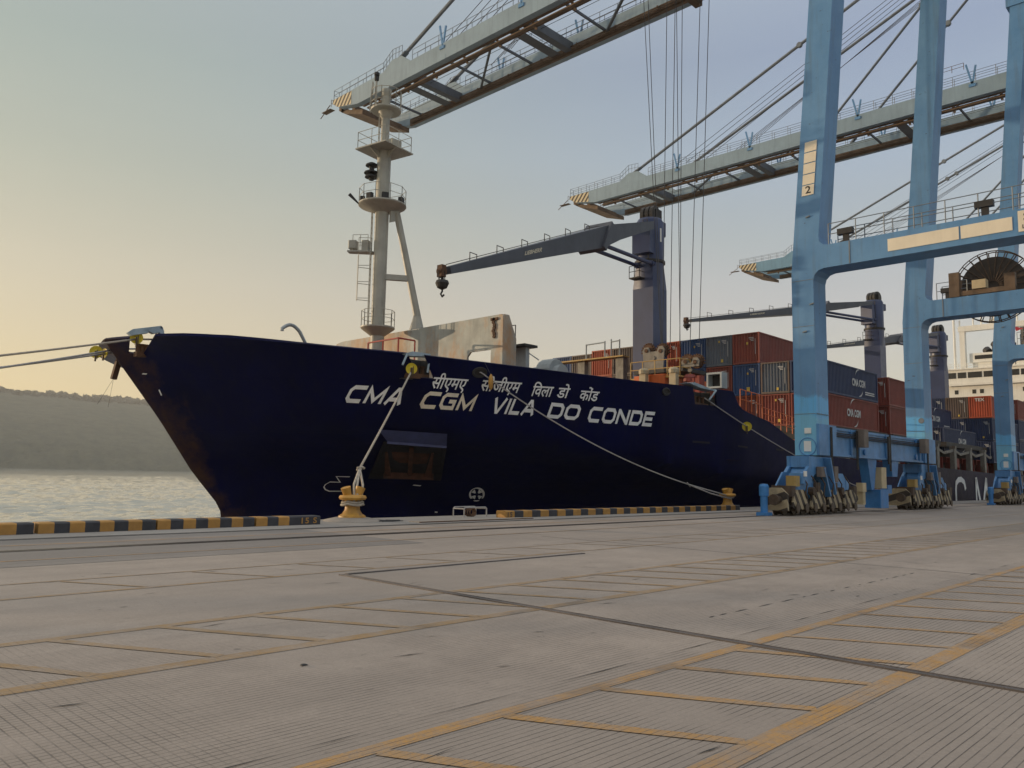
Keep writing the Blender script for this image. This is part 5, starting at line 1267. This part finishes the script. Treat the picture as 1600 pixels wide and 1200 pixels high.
# cross beams, pylon, stays
mb = MB(); mb.box(X1-.1, X4+.1, 13.9, 15.7, 44.002, 45.6); mb.box(X1-.1, X4+.1, -13.2, -11.5, 44.002, 45.6); mb.box(X1-.2, X4+.2, 13.8, 15.8, 45.601, 45.75)
mb.box(X2, XA-.02, 14.1, 15.2, 41.2, 42.6); mb.box(XE+.02, X3, 14.1, 15.2, 41.2, 42.6); mb.box(X2, X3, -12.9, -11.9, 41.2, 42.6); build_each(mb, 'cross_beam', m_sts, crane)
AP = (14.2, 60.8); mb = MB()
for xa, xb in ((X1+.4, XA+.4), (X4-.4, XE-.4)): mb.bar((xa,14.6,45.75), (xb,AP[0],AP[1]), 1.0, 1.2, (0,1,0)); mb.bar((xa,-12.3,45.6), (xb,AP[0]-.6,AP[1]-.5), .7, .8, (0,1,0))
mb.box(XA, XE, AP[0]-.5, AP[0]+.5, AP[1]-.6, AP[1]+.6); mb.build('pylon', m_sts, crane)
for xg in (XA+.55, XE-.55):
    for ya, za_, r_ in ((60.7, 41.75, .18), (34.5, BZ1, .15)):
        mb = MB(); a, b_ = Vector((xg,ya,za_)), Vector((xg,AP[0],AP[1])); mb.tube(a, b_, r_, 8)
        for t in (.5, .53, .99): c_ = a.lerp(b_, t); mb.tube(c_+Vector((-.2,0,0)), c_+Vector((.2,0,0)), .3, 10)
        mb.bar(a, a.lerp(b_, .03), .16, .5, (1,0,0)); mb.build('forestay', m_stay, crane)
    mb = MB(); mb.tube((xg,-22,BZ1), (xg,AP[0],AP[1]), .13, 8); mb.build('backstay', m_stay, crane)
mb = MB()
for i in range(4): mb.tube((XA+.9+.3*i,54-1.2*i,BZ1+.8), (XA+1.6+.6*i,AP[0],AP[1]-1.3), .03, 4)
for i in range(4): mb.tube((XE-.9-.3*i,54-1.2*i,BZ1+.8), (XE-1.6-.6*i,AP[0],AP[1]-1.3), .03, 4)
mb.build('boom_hoist_rope', m_rope, crane)
mb = MB(); mb.box(XB+.1, XD-.1, 4, 12, BZ1+.2, BZ1+.4); mb.rail([(XB,12,BZ1+.4),(XD,12,BZ1+.4)], 1.1, 1.2, .035); mb.bar((XA+.5,16.2,BZ1), (XA+.5,13.9,45.4), 1.0, .25, (1,0,0)); mb.rail([(XA+.05,16.6,BZ1+.2),(XA+.05,14.2,45.0)], 1.0, .8, .03); mb.rail([(XA+.95,16.6,BZ1+.2),(XA+.95,14.2,45.0)], 1.0, .8, .03)
mb.bar((XA+.5,24,BZ1), (XA+.5,24,BZ1+2.2), .3, .3); mb.bar((XA+.5,23.2,BZ1), (XA+.5,24,BZ1+2.0), .2, .2); mb.rail([(XA+.5,24,BZ1+1.7),(XA+.5,20.8,BZ1+1.7)], .7, 1.0, .03); build_each(mb, 'boom_stair', m_tray, crane)
# trolley with its hoist ropes, only on the nearest crane
trol = MB(); trol.box(XB+.15, XD-.15, 23.5, 31.5, BZ0-.15, BZ0+.15)
for y in (24, 27.5, 31): trol.box(XB-.1, XD+.1, y-.3, y+.3, BZ0-.9, BZ0-.16)
for y in (25, 29.5):
    for dx in (-1.4, 1.4): trol.lathe([(.5,-.15),(.5,.15)], (49.25+dx,y,BZ0+.6), 14, 'x')
for y in (23.6, 31.4): trol.rail([(XB+.2,y,BZ0+.15),(XD-.2,y,BZ0+.15)], 1.0, 1.0, .04)
trolley = trol.build('trolley', m_tray, crane)
HB = 11.1
for (xa, ya), (xb, yb) in (((1007.5,35),(1030,480)),((1014,35),(1032,480)),((1042,10),(1036,480)),((1055,0),(1048,480)),((1057,0),(1062,480)),((1066,5),(1062.5,480)),((1094,0),(1080,480)),((1108,0),(1094,480))):
    X_ = 49.25+random.uniform(-1.2, 1.2); p, q = at(xa, ya, 0, X_), at(xb, yb, 0, X_)
    t0, t1 = (BZ0-.1-p.z)/(q.z-p.z), (HB-p.z)/(q.z-p.z)
    mb = MB(); mb.tube(p.lerp(q, t0), p.lerp(q, t1), .027, 5); mb.build('hoist_rope', m_rope, trolley)
sk = ('trolley', 'number', 'number_board', 'sign_board', 'lettering')
for dx, lab in ((39.3, 'second pale blue quay crane further along, its boom tip above the first ship crane'), (88.0, 'farthest pale blue quay crane, only its low distant boom tip clear of the near leg')):
    c_ = copy_tree(crane, None, sk); c_.location.x += dx; ORG[c_.name] = Vector(c_.location); c_['label'] = lab
    for g in [o for o in bpy.data.objects if o.parent == c_ and o.name.startswith('boom_girder')]:
        g.data = g.data.copy(); g.data.materials[0] = paint('pale_blue_boom_paint', (0.22, 0.30, 0.36) if dx < 50 else (0.14, 0.27, 0.38), 0.5, 0, 0.12, 0.4, 0.14, (0.2, 0.13, 0.08), 0.3)
# spreader hanging from the ropes over the hold
sp0 = at(1050, 570, 0, 49.2); SZ = 9.2
spr = thing('spreader', (49.2, sp0.y, SZ-1.2), 'orange container spreader with rusty rope sheaves hanging over the ship deck', 'spreader')
mb = MB(); y = sp0.y; mb.box(47.2, 51.2, y-.7, y+.9, SZ-.75, SZ-.35); mb.box(46.4, 46.9, y-1.2, y+1.3, SZ-1.2, SZ-.5); mb.box(51.5, 52.0, y-1.2, y+1.3, SZ-1.2, SZ-.5)
for yy in (y-.5, y+.6): mb.box(46.9, 51.5, yy-.15, yy+.15, SZ-.95, SZ-.5)
mb.prism([(y-.9,SZ-1.9),(y+1.2,SZ-1.9),(y+1.2,SZ-1.3),(y+.4,SZ-.5),(y-.3,SZ-.5),(y-.9,SZ-1.3)], 0, 46.9, 47.15); mb.build('beam', m_orange, spr)
mb = MB(); mb.box(47.6, 50.8, y-1.9, y+2.2, SZ-.2, SZ+.05); hb = mb.build('head_block', m_dark, spr)
for pair in (((1013,549),(1035,549)), ((1074,566),(1089,566))):
    P2 = [at(px, py, 0, 48.0) for px, py in pair]; mb = MB(); zc = P2[0].z; yl, yr = P2[1].y, P2[0].y
    mb.prism([(yl-.2,SZ+.05),(yr+.2,SZ+.05),(yr+.28,zc-.35),(yr+.34,zc),(yr+.15,zc+.24),(yr-.15,zc+.24),(yr-.3,zc-.1),(yl+.3,zc-.1),(yl+.15,zc+.24),(yl-.15,zc+.24),(yl-.34,zc),(yl-.28,zc-.35)], 0, 47.75, 47.87)
    mb.lathe([(.16,-.02),(.16,.1)], (47.7,(yl+yr)/2,zc-.6), 10, 'x'); mb.build('sheave_plate', m_sheave, hb)
    for p in P2:
        mb = MB(); mb.lathe([(.15,-.12),(.46,-.12),(.46,-.06),(.38,0),(.46,.06),(.46,.12),(.15,.12)], (48.05,p.y,p.z+.02), 18, 'x'); mb.lathe([(.14,-.36),(.14,-.2)], (48.05,p.y,p.z), 10, 'x')
        for i in range(11): a = R(-10+20*i); mb.box(47.95, 48.15, p.y+math.cos(a)*.54-.05, p.y+math.cos(a)*.54+.05, p.z+math.sin(a)*.54-.05, p.z+math.sin(a)*.54+.05)
        mb.build('sheave', m_rust, spr)
# ================================================================= QUAYSIDE THINGS
m_kerb_y = paint('kerb_ochre_paint', (0.37, 0.19, 0.045), 0.7, 0, 0.2, 3, 0.12, (0.2, 0.15, 0.1)); m_kerb_b = paint('kerb_black_paint', (0.035, 0.035, 0.042), 0.7, 0, 0.25, 3, 0.15, (0.16, 0.14, 0.12))
m_boll = paint('ochre_bollard_paint', (0.46, 0.235, 0.035), 0.5, 0, 0.25, 2.5, 0.62, (0.13, 0.06, 0.025), 0.35, 2.0)
m_plinth = concrete('plinth_concrete', (0.37, 0.32, 0.27), 0.0); m_ropec = paint('grey_mooring_rope', (0.32, 0.30, 0.29), 0.9, 0, 0.2, 8, streak=0); m_ropet = paint('tan_mooring_rope', (0.36, 0.31, 0.25), 0.9, 0, 0.2, 8, streak=0)
m_guard = paint('yellow_rat_guard_paint', (0.58, 0.45, 0.02), 0.5, 0, 0.15, 2, 0.1)
KZ = 0.022; KY0, KY1 = 21.55, 22.05; KH = 0.26
def kerb(xa, xb, n, label, text=None, first=0, pat=None, grp='striped kerb blocks along the quay edge'):
    r_ = thing('kerb_block', (xa, KY0, KZ), label, 'kerb block', grp)
    mb = MB(); c = .035; L = xb-xa
    o = [(KY0,KZ),(KY1,KZ),(KY1,KZ+KH-c),(KY1-c,KZ+KH),(KY0+c,KZ+KH),(KY0,KZ+KH-c)]
    for i in range(n): mb.mi = pat[i] if pat else (i+first) % 2; mb.prism(o, 0, xa+L*i/n+(0 if i else 0), xa+L*(i+1)/n-(.0005 if i < n-1 else 0))
    mb.build('block', [m_kerb_y, m_kerb_b], r_)
    if text:
        tx, tw, mt = text[1], text[2], text[3]; vs, fs, W = font_mesh(text[0], lambda u, v: (tx+u, KY0-.006, KZ+.045+v), .24, .02, 1.25, 0, 1.15); mb = MB(); mb.add(vs, fs); mb.build('lettering', mt, r_)
    return r_
def kx(px, py=826): return at(px, py, 1, KY0).x
x = [kx(p) for p in (-60, 53, 60, 243, 246, 397, 400, 500)]
kerb(-6, x[0]-.05, 14, 'striped kerb block outside the left edge of the photo')
kerb(x[0], x[1], 4, 'striped kerb block at the left edge of the photo, mostly cut off by it', None, 0)
kerb(x[2], x[3], 8, 'longest left striped kerb block in front of the open water, eight bands')
kerb(x[4], x[5], 8, 'striped kerb block under the ship stem where the water ends')
kerb(x[6], x[7], 6, 'striped kerb block lettered 15 S on its black end, beside the near bollard', ('15 S', kx(468), 1, m_kerb_y), 0, [0,1,0,1,1,1])
xr = [kx(790, 803), kx(1157, 797)]; nb_ = 6; names = ['striped kerb block lettered 15 N, first of the run right of the near bollard', 'second block of the striped kerb run, counting from the one lettered 15 N', 'third block of the striped kerb run, counting from the one lettered 15 N', 'fourth block of the striped kerb run, counting from the one lettered 15 N', 'fifth block of the striped kerb run, counting from the one lettered 15 N', 'last striped kerb block of the run, ending at the far bollard']
for i in range(nb_):
    a = xr[0]+(xr[1]-xr[0])*i/nb_; b_ = xr[0]+(xr[1]-xr[0])*(i+1)/nb_-.04
    kerb(a, b_, 6, names[i], ('15 N', a+.06, 1, m_kerb_b) if i == 0 else None)
# bollards
def bollard(x, y, label, s=1.0, z0=KZ, plinth=True):
    r_ = thing('mooring_bollard', (x, y, z0), label, 'bollard', 'mooring bollards on the quay')
    h = 0.12 if plinth else 0
    if plinth:
        mb = MB(); mb.lathe([(.95,0),(.92,.04),(.55,h),(.3,h+.01)], (x,y,z0), 20); mb.build('plinth', m_plinth, r_, smooth=50)
    z = z0+h; mb = MB()
    mb.lathe([(.46*s,0),(.45*s,.05*s),(.33*s,.12*s),(.25*s,.25*s),(.235*s,.45*s),(.26*s,.55*s),(.30*s,.60*s)], (x,y,z), 22)
    vs = []                              # flat oval ring of the head
    mb.lathe([(.24*s,.56*s),(.42*s,.58*s),(.46*s,.65*s),(.42*s,.72*s),(.24*s,.74*s)], (x,y,z), 22)
    for sgn in (-1, 1):                   # two upright horns
        mb.add([Vector(p) for p in []], []); c0 = Vector((x+sgn*.2*s, y, z+.7*s)); c1 = Vector((x+sgn*.30*s, y, z+.98*s)); mb.tube(c0, c1, .13*s, 12, .17*s)
    mb.build('casting', m_boll, r_, smooth=40); return r_
B1 = Vector((at(550,806,1,22.55).x, 22.55, KZ)); bollard(B1.x, B1.y, 'nearest ochre bollard with two horns and a mooring line looped over it')
B2_ = Vector((at(1137,795,1,22.6).x, 22.6, KZ)); bollard(B2_.x, B2_.y, 'smaller-looking ochre bollard at the far end of the striped kerb run', 1.0)
B3_ = Vector((63.5, 22.6, KZ)); bollard(B3_.x, B3_.y, 'ochre bollard far along the quay, behind the wheels of the nearest crane')
B4_ = Vector((96.0, 22.6, KZ)); bollard(B4_.x, B4_.y, 'rusty far bollard below the big white letter on the ship side')
# mooring lines
def line(pts, r, m_, label, grp='mooring lines', extra=None):
    o = pts[0]; mb = MB()
    for pl in [pts]+(extra or []): mb.path(pl, r, 6)
    ob = mb.build('mooring_line', m_, None, smooth=True, origin=o); return tag(ob, label, 'rope', grp)
def sag(a, b_, s, n=24): a, b_ = Vector(a), Vector(b_); return [a.lerp(b_, i/n)+Vector((0,0,-s*4*(i/n)*(1-i/n))) for i in range(n+1)]
def loop(c, r, z): return [Vector((c.x+math.cos(2*math.pi*i/12)*r, c.y+math.sin(2*math.pi*i/12)*r, z+.03*math.sin(i*2))) for i in range(13)]
q = hull_hit(657, 584); a1 = at(643, 580, 1, q.y-.25); jn = at(562, 732, 1, 23.4); e1 = Vector((B1.x-.15, B1.y-.3, B1.z+.66)); e2 = Vector((B1.x+.12, B1.y-.32, B1.z+.62))
line([Vector((q.x,q.y+.5,q.z+.1)), a1]+sag(a1, jn, .04, 10), .042, m_ropet, 'steep mooring line from the bow opening down to the nearest bollard', extra=[[jn, jn.lerp(e1,.5)+Vector((-.12,0,0)), e1], [jn, jn.lerp(e2,.5)+Vector((.1,0,0)), e2], [jn, jn.lerp(e1,.6)+Vector((-.02,-.05,0)), B1+Vector((0,-.34,.55))], loop(B1, .34, B1.z+.62), loop(B1, .36, B1.z+.54),
     [jn+Vector((-.1,0,.02)), jn+Vector((.12,0,.05)), jn+Vector((.2,0,.0))], [jn+Vector((-.12,0,-.05)), jn+Vector((.08,0,-.02))]])
tail = [B1+Vector((.3,-.5,.05)), B1+Vector((.8,-.7,.0)), B1+Vector((1.2,-.5,.0)), B1+Vector((1.5,-.8,.0)), B1+Vector((1.0,-.95,0)), B1+Vector((.6,-.85,0))]
g = hull_hit(749, 582); j2 = at(1076, 757, 1, 23.3); line([g]+sag(g+Vector((0,-.1,0)), j2, .55, 24), .036, m_ropec, 'long sagging mooring line crossing the name lettering down to the far bollard', extra=[[j2, Vector((B2_.x-.25,B2_.y-.2,B2_.z+.72))], [j2, j2.lerp(Vector((B2_.x-.1,B2_.y-.3,B2_.z+.55)), .5)+Vector((0,0,-.08)), Vector((B2_.x-.1,B2_.y-.3,B2_.z+.55))], loop(B2_, .34, B2_.z+.65), [j2+Vector((-.15,0,.1)), j2+Vector((.15,0,-.12))]])
g = hull_hit(1101, 622); line(sag(g, Vector((B3_.x,B3_.y-.3,B3_.z+.6)), .5, 24), .036, m_ropec, 'mooring line from the after forecastle opening, passing behind the near gantry leg', extra=[loop(B3_, .34, B3_.z+.65)])
def shore(pa, pb, y, z):
    """x of the point on the quay (at y, z) whose line of sight runs along the seen line"""
    r1 = _F+_R*((pa[0]-800)/FPX)-_U*((pa[1]-600)/FPX); r2 = _F+_R*((pb[0]-800)/FPX)-_U*((pb[1]-600)/FPX); n_ = r1.cross(r2)
    return -(n_.y*y+n_.z*(z-CAMZ))/n_.x
bow = hull_hit(212, 538); bowA = at(212, 530, 1, bow.y-.2)
bt = at(168, 552, 1, 41.0); bt2 = at(186, 545, 1, 40.8)
for (p0, pxa, pxb, lab) in ((bowA, (212,530), (0,548), 'topmost of the three bow lines running out of the photo to the left'), (bt, (150,551), (0,565), 'middle one of the three bow lines running out of the photo to the left'), (bt2, (160,548), (0,578), 'lowest of the three bow lines running out of the photo to the left')):
    xs = shore(pxa, pxb, 22.6, .7); xs = max(-60, min(-8, xs)) ; line(sag(p0, Vector((xs,22.6,.7)), .25, 20), .045, m_ropec if p0 is not bowA else m_ropet, lab, extra=[[p0, p0+Vector((.9,.1,.12))]])
# rat guards
def guard(p, nrm_, r, label, mt=None):
    n_ = Vector(nrm_).normalized(); a = n_.orthogonal().normalized(); b_ = n_.cross(a); mb = MB(); N = 24; vs = []
    for rr, h in ((.05,.0),(r*.5,.03),(r,.0),(r,.015),(r*.5,.045),(.05,.015)):
        vs += [Vector(p)+(a*math.cos(2*math.pi*i/N)+b_*math.sin(2*math.pi*i/N))*rr+n_*h for i in range(N)]
    mb.add(vs, [(j*N+i, j*N+(i+1)%N, ((j+1)%6)*N+(i+1)%N, ((j+1)%6)*N+i) for j in range(6) for i in range(N)])
    r_ = thing('rat_guard', p, label, 'rat guard', 'yellow rat guards on the mooring lines'); mb.build('disc', mt or m_guard, r_)
    mb = MB(); q = Vector(p)+n_*(-.05); w = Vector((0,0,1)); mb.bar(q+w*.05, q-w*r*1.5, .06, .07); mb.bar(q+w*.05+a*.1, q-w*r*1.4+a*.1, .03, .03); mb.build('slot', m_bogb, r_); return r_
cam_dir = lambda p: (Vector((0,0,CAMZ))-Vector(p)).normalized()
p = at(643, 576, 1, q.y-.35); guard(p, cam_dir(p)*-1, .26, 'bright yellow disc at the top of the steep mooring line, below the bow opening')
p = bowA+Vector((0,-.1,.05)); guard(p, cam_dir(p)*-1, .28, 'yellow disc in the opening at the tip of the bow')
p = at(150, 550, 1, 40.9); guard(p, cam_dir(p)*-1+Vector((.3,0,0)), .30, 'yellow disc hanging on the bow lines left of the ship stem')
p = at(163, 552, 1, 40.9); guard(p, Vector((1,.25,0)), .24, 'tilted small yellow disc on the bow lines right against the stem')
p = at(1168, 660, 1, 24.2); p = None
g = hull_hit(1101, 622); tgt = Vector((B3_.x,B3_.y-.3,B3_.z+.6)); sl = sag(g, tgt, .5, 60); 
def proj_x(v): w = v-Vector((0,0,CAMZ)); return 800+FPX*w.dot(_R)/w.dot(_F)
p = min(sl, key=lambda v: abs(proj_x(v)-1168)); guard(p, cam_dir(p)*-1, .30, 'dull yellow disc on the mooring line in front of the stepped-down bulwark')
# small orange float tied on the long line
p = at(767, 596, 1, hull_hit(767,596).y-.45); r_ = thing('rope_float', p, 'small orange float hanging on the long mooring line in front of the Hindi lettering', 'float'); mb = MB(); mb.lathe([(.02,-.42),(.10,-.3),(.13,0),(.09,.25),(.02,.36)], p, 12); mb.build('body', m_orange if False else m_boll, r_, smooth=True)
mb = MB(); mb.path([p+Vector((0,0,.3)), at(757,566,1,hull_hit(757,570).y-.1)], .014, 4); mb.build('lanyard', m_rope, r_)
# dark bow lamp hanging from the stem on a bracket
p = at(180, 579, 1, 41.0); r_ = thing('hanging_lamp', p, 'dark rusty lamp hanging on a bracket in front of the ship stem', 'lamp'); mb = MB(); mb.bar(p+Vector((.12,0,.45)), p+Vector((-.05,0,-.42)), .26, .24); mb.lathe([(.06,.42),(.14,.46),(.05,.75)], p+Vector((.1,0,0)), 10); mb.build('housing', m_rust, r_)
mb = MB(); mb.tube(p+Vector((.1,0,.4)), at(190,570,1,40.6), .04, 5); mb.tube(p+Vector((.0,.0,.8)), p+Vector((-.1,.0,.9)), .05, 5); build_each(mb, 'bracket', m_dark, r_)
mb = MB()
for e in ((-.7,0,-1.7),(-.2,0,-1.8)): mb.tube(p+Vector((-.05,0,-.4)), p+Vector(e), .008, 4)
mb.build('lanyard', m_rope, r_)
# hooped ladder guard at the quay edge and coiled rope on it
a, b_ = at(725,806,1,22.6), at(760,804.5,1,22.6); r_ = thing('ladder_hoop', ((a.x+b_.x)/2,22.6,KZ), 'low grey steel hoop at the quay edge above the sunken ladder', 'hoop'); mb = MB()
zt_ = KZ+.36
for yy in (22.6, 23.2): mb.path([(a.x,yy,KZ),(a.x,yy,zt_-.05),(a.x+.06,yy,zt_),(b_.x-.06,yy,zt_),(b_.x,yy,zt_-.05),(b_.x,yy,KZ)], .028, 6)
mb.tube((a.x,22.6,zt_-.05), (a.x,23.2,zt_-.05), .025, 6); mb.tube((b_.x,22.6,zt_-.05), (b_.x,23.2,zt_-.05), .025, 6); mb.build('hoop', m_ropec, r_)
c_ = Vector(((a.x+b_.x)/2+.05, 22.8, KZ)); mb = MB()
for k in range(3): mb.path([c_+Vector((math.cos(t/10*6.283)*(.16+.03*k), .1*k, .16+math.sin(t/10*6.283)*.15)) for t in range(11)], .03, 5)
ob = mb.build('rope_coil', m_rust, None, origin=c_); tag(ob, 'small brown coil of rope inside the low hoop at the quay edge', 'rope coil')
c_ = Vector((B1.x+1.0, 21.9, KZ)); mb = MB(); mb.path(tail, .02, 5); mb.path([v+Vector((.15*math.sin(i*2.0),.1,.02)) for i, v in enumerate(tail)], .02, 5); ob = mb.build('rope_tail', m_dark, None, origin=tail[0]); tag(ob, 'thin dark loose rope lying on the concrete beside the nearest bollard', 'rope')
# cover plate in the coping
p = at(672, 817, 2, KZ); r_ = thing('manhole_cover', (p.x, 21.3, KZ), 'rusty edged cover plate let into the coping between near bollard and hoop', 'cover plate'); mb = MB(); mb.box(p.x-.2, p.x+5.2, 20.75, 21.35, KZ+.001, KZ+.02); mb.build('plate', m_plinth, r_); mb = MB(); mb.box(p.x-.25, p.x+5.25, 20.68, 20.745, KZ+.001, KZ+.03); mb.build('edge', m_rust, r_)
# debris on the concrete
for px, py, s, lab in ((475,1040,.026,'small black lump lying alone on the grooved concrete'),):
    p = at(px, py, 2, 0); mb = MB(); mb.add([(p.x-s*1.3,p.y-s,0.005),(p.x+s*1.2,p.y-s*.8,0.005),(p.x+s,p.y+s,0.005),(p.x-s,p.y+s*.8,0.005),(p.x-s,p.y-s*.6,s*.5),(p.x+s*.9,p.y-s*.4,s*.4),(p.x+s*.7,p.y+s*.6,s*.45),(p.x-s*.6,p.y+s*.5,s*.6)], [(3,2,1,0),(4,5,6,7),(0,1,5,4),(1,2,6,5),(2,3,7,6),(3,0,4,7)])
    ob = mb.build('debris_piece', m_tar, None, origin=p); tag(ob, lab, 'debris')
# ================================================================= HAZE
mh = bpy.data.materials.new('harbour_haze'); mh.use_nodes = True; nt = mh.node_tree; nt.nodes.clear()
o = nt.nodes.new('ShaderNodeOutputMaterial'); pv = nt.nodes.new('ShaderNodeVolumePrincipled')
pv.inputs['Color'].default_value = (0.98, 0.93, 0.84, 1); pv.inputs['Density'].default_value = HAZE_D; pv.inputs['Anisotropy'].default_value = 0.0
nt.links.new(pv.outputs[0], o.inputs['Volume'])
mb = MB(); mb.box(-4000, 5000, -950, 3700, -13.5, 300); hz = mb.build('haze', mh); tag(hz, kind='stuff', label='thin warm evening haze over the harbour', cat='haze')
